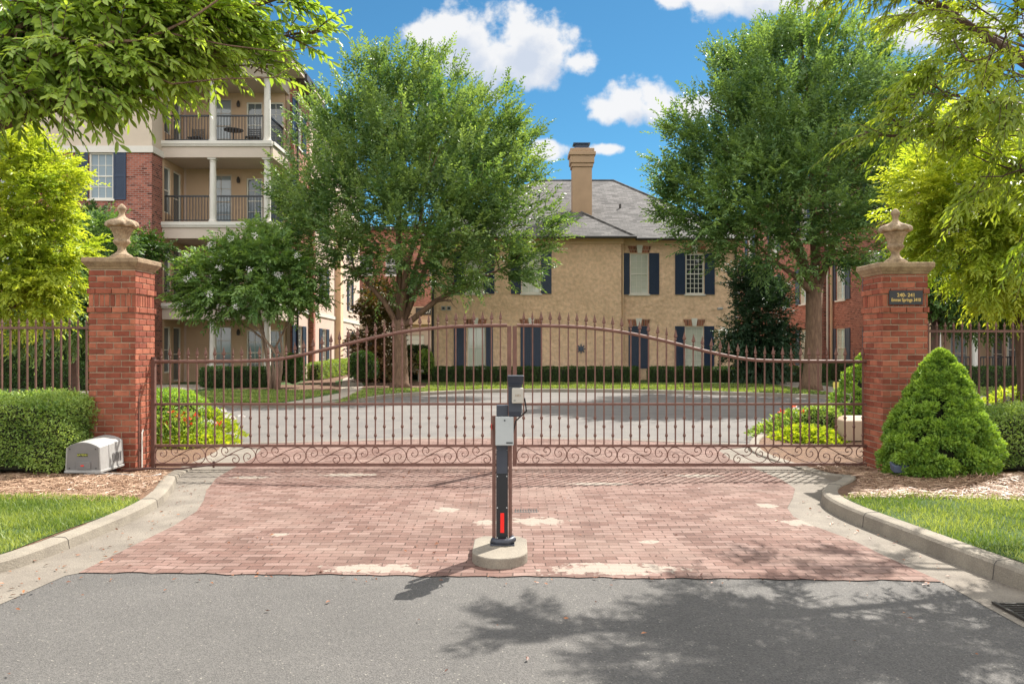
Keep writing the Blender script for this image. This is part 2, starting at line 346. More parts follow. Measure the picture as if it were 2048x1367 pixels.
M['g_dark'] = glass('dark_window_glass', (.03,.035,.04), .03)
M['g_mid'] = glass('mid_window_glass', (.13,.15,.16), .04)

L = {}
L['elm'] = leaf_mat('elm_leaves', (.055,.13,.04), (.27,.38,.13), trans=.42, rough=.42, spec=.4)
L['elm2'] = leaf_mat('right_elm_leaves', (.05,.12,.04), (.24,.36,.12), trans=.40, rough=.42, spec=.4)
L['myrtle'] = leaf_mat('myrtle_leaves', (.07,.16,.045), (.27,.40,.12), trans=.42)
L['near'] = leaf_mat('near_leaves_left', (.12,.24,.04), (.38,.50,.10), trans=.5, rough=.4, spec=.45)
L['nearr'] = leaf_mat('near_leaves_right', (.15,.24,.03), (.42,.50,.075), trans=.52, rough=.36, spec=.5)
L['lime'] = leaf_mat('lime_leaves', (.19,.30,.03), (.52,.58,.08), trans=.5)
L['darkg'] = leaf_mat('dark_glossy_leaves', (.018,.045,.020), (.05,.10,.045), trans=.15, rough=.5)
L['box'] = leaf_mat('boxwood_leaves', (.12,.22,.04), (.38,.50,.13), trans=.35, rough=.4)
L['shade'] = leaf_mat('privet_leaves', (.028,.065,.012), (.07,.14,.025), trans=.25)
L['arb'] = leaf_mat('arborvitae_fans', (.10,.21,.035), (.36,.52,.08), trans=.35, rough=.55)
L['limeground'] = leaf_mat('lime_groundcover', (.22,.33,.02), (.46,.52,.05), trans=.35)
L['grass'] = leaf_mat('grass_blades', (.10,.17,.025), (.36,.42,.13), trans=.4)
L['magnolia'] = leaf_mat('bronze_magnolia_leaves', (.05,.06,.02), (.26,.14,.05), trans=.2)
L['straw'] = leaf_mat('pine_straw', (.20,.105,.06), (.60,.42,.29), trans=.05, tcol=(1,.8,.6))
L['flower_w'] = leaf_mat('white_petals', (.75,.70,.68), (.85,.82,.80), trans=.3, tcol=(1,1,1))
L['flower_r'] = leaf_mat('red_orange_petals', (.55,.05,.02), (.70,.16,.06), trans=.3, tcol=(1.2,.8,.6))
L['dead'] = leaf_mat('dead_leaves', (.10,.035,.02), (.34,.14,.06), trans=.1, tcol=(1,.8,.5))
# ------------------------------------------------------------------ foliage helpers
def unit(a): return a/np.maximum(np.linalg.norm(a, axis=-1, keepdims=True), 1e-9)
def leaves_geo(P, D, Nn, Ln, W, fold=.25, droop=.0, hi=False):
    D = unit(D); S = unit(np.cross(D, Nn)); Nn = unit(np.cross(S, D)); Ln = Ln[:, None]; W = W[:, None]
    n = len(P); dz = np.array([0, 0, -1.0])
    mid = P+D*Ln*.45; l = mid+S*W*.5+Nn*W*fold; r = mid-S*W*.5+Nn*W*fold; tip = P+D*Ln+dz*Ln*droop
    if not hi:
        V_ = np.stack([P, l, tip, r], 1).reshape(-1, 3); b = np.arange(n)[:, None]*4
        T_ = np.concatenate([b+np.array([0, 2, 1]), b+np.array([0, 3, 2])], 1).reshape(-1, 3); return V_, T_, 4
    q1 = P+D*Ln*.22; q2 = P+D*Ln*.68+dz*Ln*droop*.3
    a1 = q1+S*W*.36+Nn*W*fold*.6; a2 = q1-S*W*.36+Nn*W*fold*.6; b1 = q2+S*W*.42+Nn*W*fold*.7; b2 = q2-S*W*.42+Nn*W*fold*.7
    m2 = q2
    V_ = np.stack([P, a1, b1, tip, b2, a2, m2], 1).reshape(-1, 3); b = np.arange(n)[:, None]*7
    T_ = np.concatenate([b+np.array(t) for t in ([0,6,1],[1,6,2],[2,6,3],[0,5,6],[5,4,6],[4,3,6])], 1).reshape(-1, 3); return V_, T_, 7
def sprays(S, Dd, Ls, k, leafL, leafW, droop=.25, splay=.85, hang=0.0, tint=None, hi=False, twig=0.0, flat=.6):
    """S starts, Dd directions, Ls lengths -> leaf triangles arranged alternately along a drooping shoot"""
    n = len(S); t = (np.arange(k)+.6)/k; t = t[None, :, None]
    D = unit(Dd)[:, None, :]; L_ = Ls[:, None, None]
    dz = np.array([0, 0, -1.0]); P = S[:, None, :]+D*L_*t+dz*droop*L_*t*t
    T = unit(D+2*dz*droop*t)
    rnd = RNG.normal(size=(n, 1, 3)); up = np.array([0, 0, 1.0]); side = unit(np.cross(T, up*flat+rnd*.5*(1-flat)+np.array([1e-3, 0, 0])))
    sg = np.where(np.arange(k) % 2 == 0, 1, -1)[None, :, None]
    ld = T*(.55+.25*t)+side*sg*splay*(1-.4*t)+dz*hang+RNG.normal(size=(n, k, 3))*.22
    nn = np.cross(side, T)+RNG.normal(size=(n, k, 3))*.45
    sz = (RNG.uniform(.7, 1.2, (n, k))*(1.05-.35*t[..., 0]))
    V_, T_, m = leaves_geo(P.reshape(-1, 3), ld.reshape(-1, 3), nn.reshape(-1, 3), (sz*leafL).ravel(), (sz*leafW).ravel(), droop=.12, hi=hi)
    ti = RNG.uniform(0, 1, (n, 1)) if tint is None else tint[:, None]
    ti = np.clip(ti*.7+RNG.uniform(0, .3, (n, k))+.08*(t[..., 0]-.3), 0, 1)
    return V_, T_, np.repeat(ti.ravel(), m)
def ball(n):
    v = unit(RNG.normal(size=(n, 3))); return v*(RNG.uniform(0, 1, (n, 1))**(1/2.6))
def tree(name, label, cat, base, blobs, fork, r0, lm, leafL, leafW, nsp, k, sprL, up=.55, droop=.15, hang=0.0, bark='bark', hi=False,
         group=None, centre=None, stems=1, outw=1.0, splay=.85, sub=5, rough_d=.5, zsq=.85, twigs=0, tlo=0.0, tuft=0, extra=()):
    root = empty(name, base, label, cat, group)
    C = [np.array(b[0:3]) for b in blobs]; Rr = [b[3] for b in blobs]
    cen = np.array(centre) if centre is not None else np.mean(C, axis=0)
    mb = MB(); bs = Vector(base); fk = Vector(fork); rnd = random.Random(sum(map(ord, label))+len(blobs))
    if stems == 1:
        pts = [bs+(fk-bs)*t+Vector((math.sin(t*5)*.03, math.cos(t*4)*.03, 0))*(fk-bs).length*.3 for t in (0, .08, .25, .5, .75, 1)]
        mb.tube(pts, [r0*1.45, r0*1.12, r0, r0*.93, r0*.9, r0*.95], M[bark], 12)
    sr = .46 if stems == 1 else .8
    paths = []
    order = sorted(range(len(C)), key=lambda i: -Rr[i])
    nm = min(len(C), 6 if stems == 1 else stems); main = [max(range(len(C)), key=lambda i: C[i][2])]
    while len(main) < nm: main.append(max((i for i in range(len(C)) if i not in main), key=lambda i: min(np.linalg.norm(C[i]-C[j]) for j in main)*(1 if Rr[i] > .25*max(Rr) else .2)))
    for n_, i in enumerate(main+[i for i in range(len(C)) if i not in main]):
        c = Vector(C[i]); r = Rr[i]
        if n_ < nm:
            if stems > 1:
                a = 2*math.pi*(n_/nm); s0 = bs+Vector((math.cos(a)*r0*2, math.sin(a)*r0*2, 0)); mid0 = s0+(fk-bs)*.9+Vector((math.cos(a), math.sin(a), 0))*.14
                p = [s0, s0*.5+mid0*.5+Vector((.02, 0, 0)), mid0]
            else: p = [fk-Vector((0, 0, r0*1.2))]
            ra = r0*sr
        else:
            cand = [(q_, rr_) for pth in paths for q_, rr_ in pth if q_.z < c.z+.1*r] or [(paths[0][0])]
            q_, rr_ = min(cand, key=lambda t: (t[0]-c).length); p = [q_]; ra = rr_*.7
        q = p[-1]; dd = c-q
        m1 = q+Vector((dd.x*.30, dd.y*.30, dd.z*.42)); m2 = q+Vector((dd.x*.64, dd.y*.64, dd.z*.74))
        p += [m1+Vector((rnd.uniform(-.1, .1), rnd.uniform(-.1, .1), 0))*r, m2+Vector((rnd.uniform(-.12, .12), rnd.uniform(-.12, .12), 0))*r, c]
        rr = [max(.006, ra*(1-.8*j/(len(p)-1))) for j in range(len(p))]
        fine = []
        for j in range(len(p)-1):
            for t in (0, .5): fine.append((p[j].lerp(p[j+1], t), rr[j]+(rr[j+1]-rr[j])*t))
        paths.append([x for x in fine[(5 if stems > 1 else 2):]]+[(c, rr[-1])])
        mb.tube(p, rr, M[bark], 8)
        for j in range(sub):
            t = rnd.uniform(.35, 1); st = m2.lerp(c, t) if rnd.random() < .7 else m1.lerp(m2, t)
            v = Vector((rnd.gauss(0, 1), rnd.gauss(0, 1), rnd.gauss(.5, .8))).normalized(); en = c+v*r*.8; md = st.lerp(en, .5)+Vector((0, 0, -.08*r))
            mb.tube([st, md, en], [max(.008, ra*.28), max(.006, ra*.18), .005], M[bark], 5, cap=False)
    for pl, ra_, rb_ in extra: mb.tube(pl, [ra_+(rb_-ra_)*j/(len(pl)-1) for j in range(len(pl))], M[bark], 7)
    mb.build('trunk', root, smooth=True)
    wts = np.array([r**2 for r in Rr]); wts /= wts.sum(); cnt = (wts*nsp).astype(int)+1
    S = []; D = []; TT = []
    for c, r, n in zip(C, Rr, cnt):
        if tuft:
            nt_ = max(3, int(n/tuft)); cb = ball(nt_); cb[:, 2] *= zsq; ix = RNG.integers(0, nt_, n); b = cb[ix]+RNG.normal(size=(n, 3))*.13; TT.append(RNG.normal(size=nt_)[ix]*.16)
        else: b = ball(n); b[:, 2] *= zsq; TT.append(np.zeros(n))
        S.append(c+b*r); D.append(b)
    S = np.concatenate(S); loc = np.concatenate(D)
    out = unit(S-cen)*outw+loc*.8+np.array([0, 0, up])+RNG.normal(size=S.shape)*rough_d
    Ls = RNG.uniform(.6, 1.25, len(S))*sprL
    # tufts: neighbouring shoots share a tint so the crown breaks into light and dark clumps
    cl = np.sin(S[:, 0]*2.1+1)*np.sin(S[:, 1]*1.9)*np.sin(S[:, 2]*2.3+2)
    ti = np.clip(.45+.45*cl+RNG.normal(size=len(S))*.14+np.concatenate(TT)+tlo, 0, 1)
    V_, T_, tt = sprays(S, out, Ls, k, leafL, leafW, droop=droop, hang=hang, tint=ti, hi=hi, splay=splay)
    raw_mesh('crown', V_, T_, L[lm], root, tint=tt)
    if twigs:
        Dn = unit(out); sel = RNG.choice(len(S), min(twigs, len(S)), replace=False)
        P0 = S[sel]-Dn[sel]*Ls[sel, None]*.25; P1 = S[sel]+Dn[sel]*Ls[sel, None]*.5+np.array([0, 0, -1])*droop*Ls[sel, None]*.25; P2 = S[sel]+Dn[sel]*Ls[sel, None]+np.array([0, 0, -1])*droop*Ls[sel, None]
        sd = unit(np.cross(Dn[sel], np.array([.1, .2, 1.0]))); u2 = np.cross(sd, Dn[sel]); w_ = .006
        q = []
        for P, ww in ((P0, w_), (P1, w_*.7), (P2, w_*.3)):
            for kx in range(3):
                a = 2*math.pi*kx/3; q.append(P+(sd*math.cos(a)+u2*math.sin(a))*ww)
        V2 = np.stack(q, 1).reshape(-1, 3); bb = np.arange(len(sel))[:, None]*9; fl = []
        for i in (0, 3):
            for j in range(3):
                a_, b_, c_, d_ = i+j, i+(j+1) % 3, i+3+(j+1) % 3, i+3+j; fl += [[a_, b_, c_], [a_, c_, d_]]
        T2 = np.concatenate([bb+np.array(f) for f in fl], 1).reshape(-1, 3)
        raw_mesh('twigs', V2, T2, M[bark], root)
    return root
def B(px, py, D, r): return (*at(px, py, D), r*D/F)
def scatter_leaves(P, Nrm, n_dir, leafL, leafW, tint, rnd=.6, hi=False):
    D = Nrm*n_dir+RNG.normal(size=P.shape)*rnd; sz = RNG.uniform(.6, 1.3, len(P))
    V_, T_, m = leaves_geo(P, D, Nrm+RNG.normal(size=P.shape)*.6, sz*leafL, sz*leafW, hi=hi); return V_, T_, np.repeat(tint, m)
def merge(parts):
    vs = []; ts = []; tt = []; b = 0
    for v, t, c in parts: vs.append(v); ts.append(t+b); tt.append(c); b += len(v)
    return np.concatenate(vs), np.concatenate(ts), np.concatenate(tt)
def hedge(name, label, cat, x0, x1, y0, y1, z0, z1, lm, leafL, leafW, dens, rnd=.04, group=None, core='shade_core', rot=None, clip=None):
    """clipped hedge: leafy shell (top + sides, softly wavy) round a twiggy core"""
    root = empty(name, ((x0+x1)/2, (y0+y1)/2, z0), label, cat, group)
    areas = {'t': (x1-x0)*(y1-y0), 'f': (x1-x0)*(z1-z0), 'b': (x1-x0)*(z1-z0), 'l': (y1-y0)*(z1-z0), 'r': (y1-y0)*(z1-z0)}
    parts = []; cx, cy, cz = (x0+x1)/2, (y0+y1)/2, (z0+z1)/2
    for kf, a in areas.items():
        n = int(a*dens); u = RNG.uniform(0, 1, n); v = RNG.uniform(0, 1, n)
        if kf == 't': P = np.stack([x0+(x1-x0)*u, y0+(y1-y0)*v, np.full(n, z1)], 1); nn = (0, 0, 1)
        elif kf in 'fb': P = np.stack([x0+(x1-x0)*u, np.full(n, y0 if kf == 'f' else y1), z0+(z1-z0)*v], 1); nn = (0, -1 if kf == 'f' else 1, 0)
        else: P = np.stack([np.full(n, x0 if kf == 'l' else x1), y0+(y1-y0)*u, z0+(z1-z0)*v], 1); nn = (-1 if kf == 'l' else 1, 0, 0)
        nn = np.tile(np.array(nn, float), (n, 1))
        # round the arrises
        r = min(.16, (y1-y0)*.3, (z1-z0)*.3)
        q = P-np.array([cx, cy, cz]); h = np.array([(x1-x0)/2-r, (y1-y0)/2-r, (z1-z0)/2-r]); inner = np.clip(q, -h, h); d = q-inner
        d[:, 2] = np.where(q[:, 2] < 0, np.minimum(d[:, 2], 0), d[:, 2]); dn = unit(d+nn*1e-3); P = np.array([cx, cy, cz])+inner+dn*r
        wob = (np.sin(P[:, 0]*7+P[:, 2]*5)*np.sin(P[:, 1]*6+P[:, 2]*9+1))*rnd; P = P+dn*(wob+RNG.normal(size=n)*rnd*.5-RNG.uniform(0, 1, n)**2*.07)[:, None]
        ti = np.clip(.5+wob/rnd*.25+RNG.normal(size=n)*.22, 0, 1)
        if clip is not None: kk = clip(P); P, dn, ti = P[kk], dn[kk], ti[kk]
        parts.append(scatter_leaves(P, dn, .7, leafL, leafW, ti, rnd=.7))
    V_, T_, tt = merge(parts); raw_mesh('foliage', V_, T_, L[lm], root, tint=tt)
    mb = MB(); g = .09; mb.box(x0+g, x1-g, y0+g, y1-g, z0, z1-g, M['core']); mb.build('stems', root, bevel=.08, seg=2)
    return root
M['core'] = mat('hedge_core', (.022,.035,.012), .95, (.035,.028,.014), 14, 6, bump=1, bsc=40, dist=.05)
def roundbush(name, label, cat, c, rx, rz, lm, n, leafL, leafW, ry=None, group=None, z0=0, lump=.08, core=True, seed=1, rnd=.7):
    root = empty(name, (c[0], c[1], z0), label, cat, group); ry = ry or rx
    v = unit(RNG.normal(size=(n, 3))); v[:, 2] = np.where(v[:, 2] < -.5, -v[:, 2], v[:, 2])
    lu = np.sin(v[:, 0]*9+seed)*np.sin(v[:, 1]*8+2*seed)*np.sin(v[:, 2]*9+1)
    rr = 1+lu*lump-RNG.uniform(0, 1, n)**2*.15
    P = np.array([c[0], c[1], c[2]])+v*rr[:, None]*np.array([rx, ry, rz]); P[:, 2] = np.maximum(P[:, 2], z0+.02)
    ti = np.clip(.5+lu*.4+RNG.normal(size=n)*.22, 0, 1)
    V_, T_, tt = scatter_leaves(P, v, .8, leafL, leafW, ti, rnd=rnd); raw_mesh('foliage', V_, T_, L[lm], root, tint=tt)
    if core:
        mb = MB(); pr = [(.01, -rz*.7), (rx*.6, -rz*.55), (rx*.82, -rz*.1), (rx*.7, rz*.45), (rx*.35, rz*.76), (.01, rz*.84)]
        pr = [(a, max(b, z0-c[2])) for a, b in pr]
        mb.lathe(pr, (c[0], c[1], c[2]), M['core'], 16, mod=lambda i, a, r, z: (r*(1 if ry == rx else 1), z)); mb.build('stems', root, smooth=True)
    return root
def inpoly(P, poly):
    x, y = P[:, 0], P[:, 1]; ins = np.zeros(len(P), bool); n = len(poly)
    for i in range(n):
        x1, y1 = poly[i]; x2, y2 = poly[(i+1) % n]
        c = ((y1 > y) != (y2 > y)) & (x < (x2-x1)*(y-y1)/((y2-y1) if y2 != y1 else 1e-9)+x1); ins ^= c
    return ins
def region(name, poly, zf, m, step=None, label=None, kind='structure'):
    vs = [Vector((p[0], p[1])) for p in poly]; n = len(vs); ed = [(i, (i+1) % n) for i in range(n)]
    if step:
        xs = np.arange(min(p[0] for p in poly), max(p[0] for p in poly), step); ys = np.arange(min(p[1] for p in poly), max(p[1] for p in poly), step)
        g = np.array([(a, b) for a in xs for b in ys]); g = g+RNG.uniform(-.1, .1, g.shape)*step; g = g[inpoly(g, poly)]
        vs += [Vector((a, b)) for a, b in g]
    r = mgeo.delaunay_2d_cdt(vs, ed, [list(range(n))], 1, 1e-5)
    V_ = [(v.x, v.y, zf(v.x, v.y) if callable(zf) else zf) for v in r[0]]
    me = bpy.data.meshes.new(name); me.from_pydata(V_, [], [tuple(f) for f in r[2]]); me.materials.append(m); me.update()
    if len(me.polygons) and sum(p.normal.z for p in me.polygons) < 0: me.flip_normals()
    me.polygons.foreach_set('use_smooth', [True]*len(me.polygons))
    o = bpy.data.objects.new(name, me); col.objects.link(o); OFF[o.name] = Vector((0, 0, 0)); tag(o, label, None, None, kind); return o
def blades(name, label, poly, zf, n, h, w_, lm, mask=None, cat='grass', lean=.5, parent=None):
    xs = [p[0] for p in poly]; ys = [p[1] for p in poly]
    P = np.stack([RNG.uniform(min(xs), max(xs), n*3), RNG.uniform(min(ys), max(ys), n*3)], 1); P = P[inpoly(P, poly)][:n]
    if mask is not None: P = P[mask(P)]
    k = len(P); z = np.array([zf(a, b) for a, b in P]) if callable(zf) else np.full(k, zf)
    P3 = np.concatenate([P, z[:, None]], 1); D = RNG.normal(size=(k, 3))*lean; D[:, 2] = 1; D = unit(D)
    a = RNG.uniform(0, 6.28, k); S = np.stack([np.cos(a), np.sin(a), np.zeros(k)], 1)*w_*.5; H = h*RNG.uniform(.4, 1.2, k)[:, None]
    bend = np.stack([RNG.normal(size=k), RNG.normal(size=k), np.zeros(k)], 1)*.25
    V_ = np.stack([P3-S, P3+S, P3+D*H*.6+S*.7, P3+D*H*.6-S*.7, P3+(D+bend)*H], 1).reshape(-1, 3); b = np.arange(k)[:, None]*5
    T_ = np.concatenate([b+np.array(t) for t in ([0,1,2],[0,2,3],[3,2,4])], 1).reshape(-1, 3)
    ti = np.clip(.45+.35*np.sin(P[:, 0]*3.1)*np.sin(P[:, 1]*4.3+1)+RNG.normal(size=k)*.25, 0, 1)
    o = raw_mesh(name, V_, T_, L[lm], parent, tint=np.repeat(ti, 5)); 
    if parent is None: tag(o, label, cat, None, 'stuff')
    return o
def straw(name, label, poly, zf, n, mask=None, ln=.13, w_=.005, lift=.02):
    xs = [p[0] for p in poly]; ys = [p[1] for p in poly]
    P = np.stack([RNG.uniform(min(xs), max(xs), n*3), RNG.uniform(min(ys), max(ys), n*3)], 1); P = P[inpoly(P, poly)][:n]
    if mask is not None: P = P[mask(P)]
    k = len(P); z = np.array([zf(a, b) for a, b in P])+RNG.uniform(0, lift, k)
    a = RNG.uniform(0, 6.28, k); D = np.stack([np.cos(a), np.sin(a), RNG.normal(size=k)*.12], 1); S = np.stack([-np.sin(a), np.cos(a), RNG.normal(size=k)*.4], 1)*w_*.5
    P3 = np.concatenate([P, z[:, None]], 1); H = (ln*RNG.uniform(.4, 1.2, k))[:, None]; cv = np.stack([-np.sin(a), np.cos(a), np.zeros(k)], 1)*H*RNG.normal(size=(k, 1))*.18
    m_ = P3+cv+np.array([0, 0, .008]); A = P3-D*H*.5; Bq = P3+D*H*.5
    V_ = np.stack([A-S, A+S, m_+S, m_-S, Bq+S, Bq-S], 1).reshape(-1, 3); b = np.arange(k)[:, None]*6
    T_ = np.concatenate([b+np.array(t) for t in ([0,1,2],[0,2,3],[3,2,4],[3,4,5])], 1).reshape(-1, 3)
    o = raw_mesh(name, V_, T_, L['straw'], tint=np.repeat(np.clip(RNG.normal(size=k)*.25+.5, 0, 1), 6)); tag(o, label, 'mulch', None, 'stuff'); return o
# ------------------------------------------------------------------ ground, road, kerbs
def sstep(a, b, x):
    t = min(1, max(0, (x-a)/(b-a))); return t*t*(3-2*t)
def kh(y):   # kerb height: lowered where the gate swings
    if y < 10.6: return .125-.095*sstep(8.9, 9.9, y)
    return .03+.09*sstep(11.6, 13.2, y)
def mound(x, y): return .05*math.exp(-((x-5.6)**2/.8+(y-8.5)**2/.12))+.04*math.exp(-((x+5.4)**2/2+(y-8.8)**2/.2))
def vz(x, y): return (kh(y) if x > 0 else min(kh(y), .092+.03*(y > 12)))-.006+.012*math.sin(x*2.1)*math.sin(y*2.7)*(1 if y < 9 else .2)+mound(x, y)
def fz(x, y): return .11
KL = [(-60,4.9),(-9,4.9),(-6,5.0),(-4.8,5.12),(-4.1,5.24),(-3.68,5.42),(-3.54,5.7),(-3.49,6.1),(-3.46,6.6),(-3.44,7.1),(-3.45,7.6),(-3.51,8.05),(-3.66,8.6),(-3.82,9.1),(-4.02,9.6),(-4.12,10.2),(-4.15,11.2),(-4.25,12.2),(-4.6,13.2),(-5.4,14.4),(-7,15.8),(-10,17),(-14,18.3),(-60,19)]
KR = [(60,1.2),(8,2.1),(5,2.9),(4.1,3.6),(3.6,4.3),(3.38,4.9),(3.29,5.4),(3.22,5.9),(3.16,6.4),(3.08,6.95),(3.03,7.5),(3.08,8.0),(3.28,8.45),(3.62,8.85),(3.80,9.2),(3.78,9.7),(3.66,10.4),(3.54,11.6),(3.62,12.4),(4.1,13.4),(5.1,14.8),(7.2,16.3),(10,17.4),(14,18.8),(60,19)]
KF = [(-60,20.9),(-12,20.8),(-9.1,20.5),(-6.2,20.3),(-5.2,20.5),(-4.6,21.3),(-4.3,22.2),(-4.0,23.3),(-3.66,24.4),(-2.6,25.6),(-1.6,26.5),(-.5,27.0),(.9,27.2),(2.4,27.15),(4.7,26.6),(6.7,25.6),(8.6,24.4),(10,23.2),(13,21.4),(60,20.9)]
def smooth_line(p, it=2):
    for _ in range(it):
        q = [p[0]]
        for a, b in zip(p[:-1], p[1:]): q += [(a[0]*.75+b[0]*.25, a[1]*.75+b[1]*.25), (a[0]*.25+b[0]*.75, a[1]*.25+b[1]*.75)]
        p = q+[p[-1]]
    return p
KLs, KRs, KFs = smooth_line(KL), smooth_line(KR), smooth_line(KF)
def offset_line(p, d):
    out = []
    for i, a in enumerate(p):
        t = Vector(p[min(i+1, len(p)-1)])-Vector(p[max(i-1, 0)]); t.normalize(); out.append((a[0]-t.y*d, a[1]+t.x*d))
    return out
def kerb(name, line, side, hf, label, gut=None):
    """side=+1: verge lies to the left of the line's direction"""
    mb = MB(); prof = [(-.004, -.04), (0, .0), (.012, .80), (.03, .96), (.055, 1.0), (.15, 1.0), (.16, .9), (.162, -.3)]
    rings = []
    for i, a in enumerate(line):
        t = Vector(line[min(i+1, len(line)-1)])-Vector(line[max(i-1, 0)]); t.normalize(); nx, ny = -t.y*side, t.x*side
        h = hf(a[1]) if callable(hf) else hf
        rings.append([(a[0]+nx*q, a[1]+ny*q, h*z if z >= 0 else z*.3) for q, z in prof])
    k = len(prof); vs = [v for r in rings for v in r]
    fs = [(i*k+j, i*k+j+1, (i+1)*k+j+1, (i+1)*k+j) if side < 0 else (i*k+j, (i+1)*k+j, (i+1)*k+j+1, i*k+j+1) for i in range(len(line)-1) for j in range(k-1)]
    mb.add(vs, fs, M['concrete']); o = mb.build(name, smooth=False); tag(o, label, None, None, 'structure')
    acc = 0; jb = MB()
    for i in range(1, len(line)):
        acc += (Vector(line[i])-Vector(line[i-1])).length
        if acc > 1.5 and abs(line[i][0]) < 12 and line[i][1] < 14: acc = 0; jb.tube([Vector(q)+Vector((0, 0, .0005)) for q in rings[i][1:7]], .0035, M['dark'], 4)
    if jb.v: jb.build('expansion_joints', o)
    return o
# asphalt with its own fine aggregate
def asphalt_mat():
    m, n, b = base_mat('asphalt'); g = N(n, 'ShaderNodeNewGeometry')
    def nz(s, d=2, r=.5):
        z = N(n, 'ShaderNodeTexNoise'); z.inputs['Scale'].default_value = s; z.inputs['Detail'].default_value = d; z.inputs['Roughness'].default_value = r; n.links.new(g.outputs['Position'], z.inputs['Vector']); return z.outputs[0]
    v = N(n, 'ShaderNodeTexVoronoi'); v.inputs['Scale'].default_value = 130; n.links.new(g.outputs['Position'], v.inputs['Vector'])
    s_ = N(n, 'ShaderNodeSeparateColor'); n.links.new(v.outputs['Color'], s_.inputs[0])
    r = N(n, 'ShaderNodeMapRange'); n.links.new(s_.outputs[0], r.inputs[0]); r.inputs[3].default_value = .70; r.inputs[4].default_value = 1.3
    big = N(n, 'ShaderNodeMapRange'); n.links.new(nz(.7, 6, .6), big.inputs[0]); big.inputs[1].default_value = .3; big.inputs[2].default_value = .7; big.inputs[3].default_value = .82; big.inputs[4].default_value = 1.14
    sp_ = mth(n, 'GREATER_THAN', s_.outputs[1], .992); c0 = N(n, 'ShaderNodeVectorMath', operation='SCALE'); c0.inputs[0].default_value = (.090, .083, .0755)
    n.links.new(mth(n, 'MULTIPLY', r.outputs[0], big.outputs[0]), c0.inputs['Scale'])
    c = mixc(n, mth(n, 'MULTIPLY', sp_, .7), c0.outputs[0], (.26,.24,.2)); n.links.new(c, b.inputs['Base Color']); b.inputs['Roughness'].default_value = .85
    bp = N(n, 'ShaderNodeBump'); bp.inputs['Strength'].default_value = .8; bp.inputs['Distance'].default_value = .006
    n.links.new(mth(n, 'ADD', nz(120, 3), mth(n, 'MULTIPLY', v.outputs['Distance'], .6)), bp.inputs['Height']); n.links.new(bp.outputs[0], b.inputs['Normal']); return m
M['asphalt'] = asphalt_mat()
M['paver'] = brick_mat('brick_paving', (.158,.090,.072), (.225,.148,.124), (.075,.046,.036), bw=.172, bh=.085, ms_=.0048, vec='flat', dark=.8, bump=.9, soot=(1.6, .66, (.27,.22,.18)))

def add_patches(m, plist, pc):
    n = m.node_tree; b = n.nodes['Principled BSDF']; lk = b.inputs['Base Color'].links[0].from_socket
    g = N(n, 'ShaderNodeNewGeometry'); s_ = N(n, 'ShaderNodeSeparateXYZ'); n.links.new(g.outputs['Position'], s_.inputs[0])
    z = N(n, 'ShaderNodeTexNoise'); z.inputs['Scale'].default_value = 9; z.inputs['Detail'].default_value = 9; z.inputs['Roughness'].default_value = .7; n.links.new(g.outputs['Position'], z.inputs['Vector'])
    f = None
    for (px, py, rx, ry) in plist:
        cx, cy = gpt(px, py); x1, _ = gpt(px+rx, py); _, y0 = gpt(px, py+ry); _, y1 = gpt(px, py-ry); a_ = x1-cx; b_ = abs(y1-y0)/2
        dx = mth(n, 'DIVIDE', mth(n, 'SUBTRACT', s_.outputs[0], cx), a_); dy = mth(n, 'DIVIDE', mth(n, 'SUBTRACT', s_.outputs[1], cy), b_)
        d = mth(n, 'SUBTRACT', 1.0, mth(n, 'SQRT', mth(n, 'ADD', mth(n, 'MULTIPLY', dx, dx), mth(n, 'MULTIPLY', dy, dy)))); f = d if f is None else mth(n, 'MAXIMUM', f, d)
    f = mth(n, 'ADD', f, mth(n, 'MULTIPLY', mth(n, 'SUBTRACT', z.outputs[0], .52), 3.2))
    r = N(n, 'ShaderNodeMapRange', interpolation_type='SMOOTHSTEP'); n.links.new(f, r.inputs[0]); r.inputs[1].default_value = .0; r.inputs[2].default_value = .14; r.inputs[4].default_value = .85
    # broad worn / dusty areas and darker wheel tracks
    z2 = N(n, 'ShaderNodeTexNoise'); z2.inputs['Scale'].default_value = .9; z2.inputs['Detail'].default_value = 7; z2.inputs['Roughness'].default_value = .65; n.links.new(g.outputs['Position'], z2.inputs['Vector'])
    r2 = N(n, 'ShaderNodeMapRange'); n.links.new(z2.outputs[0], r2.inputs[0]); r2.inputs[1].default_value = .45; r2.inputs[2].default_value = .75; r2.inputs[4].default_value = .55
    c = mixc(n, r2.outputs[0], lk, (.26,.19,.155)); z3 = N(n, 'ShaderNodeTexNoise'); z3.inputs['Scale'].default_value = 2.3; z3.inputs['Detail'].default_value = 8; n.links.new(g.outputs['Position'], z3.inputs['Vector'])
    r3 = N(n, 'ShaderNodeMapRange'); n.links.new(z3.outputs[0], r3.inputs[0]); r3.inputs[1].default_value = .52; r3.inputs[2].default_value = .72; r3.inputs[4].default_value = .38
    c = mixc(n, r3.outputs[0], c, (.13,.075,.06)); c = mixc(n, r.outputs[0], c, pc); n.links.new(c, b.inputs['Base Color'])
add_patches(M['paver'], [(745,1138,110,9),(1225,1139,140,12),(1075,1043,56,8),(895,1020,26,5),(975,1046,30,5),(1610,1046,52,6),(1535,1012,22,5),(500,955,40,3),(700,950,60,3),(1200,968,70,3),(1400,952,50,3),(1300,1085,20,4),(560,1070,18,4)], (.30,.255,.21))
g0 = region('ground', [(-400,-60),(400,-60),(400,900),(-400,900)], -.06, M['turf'])
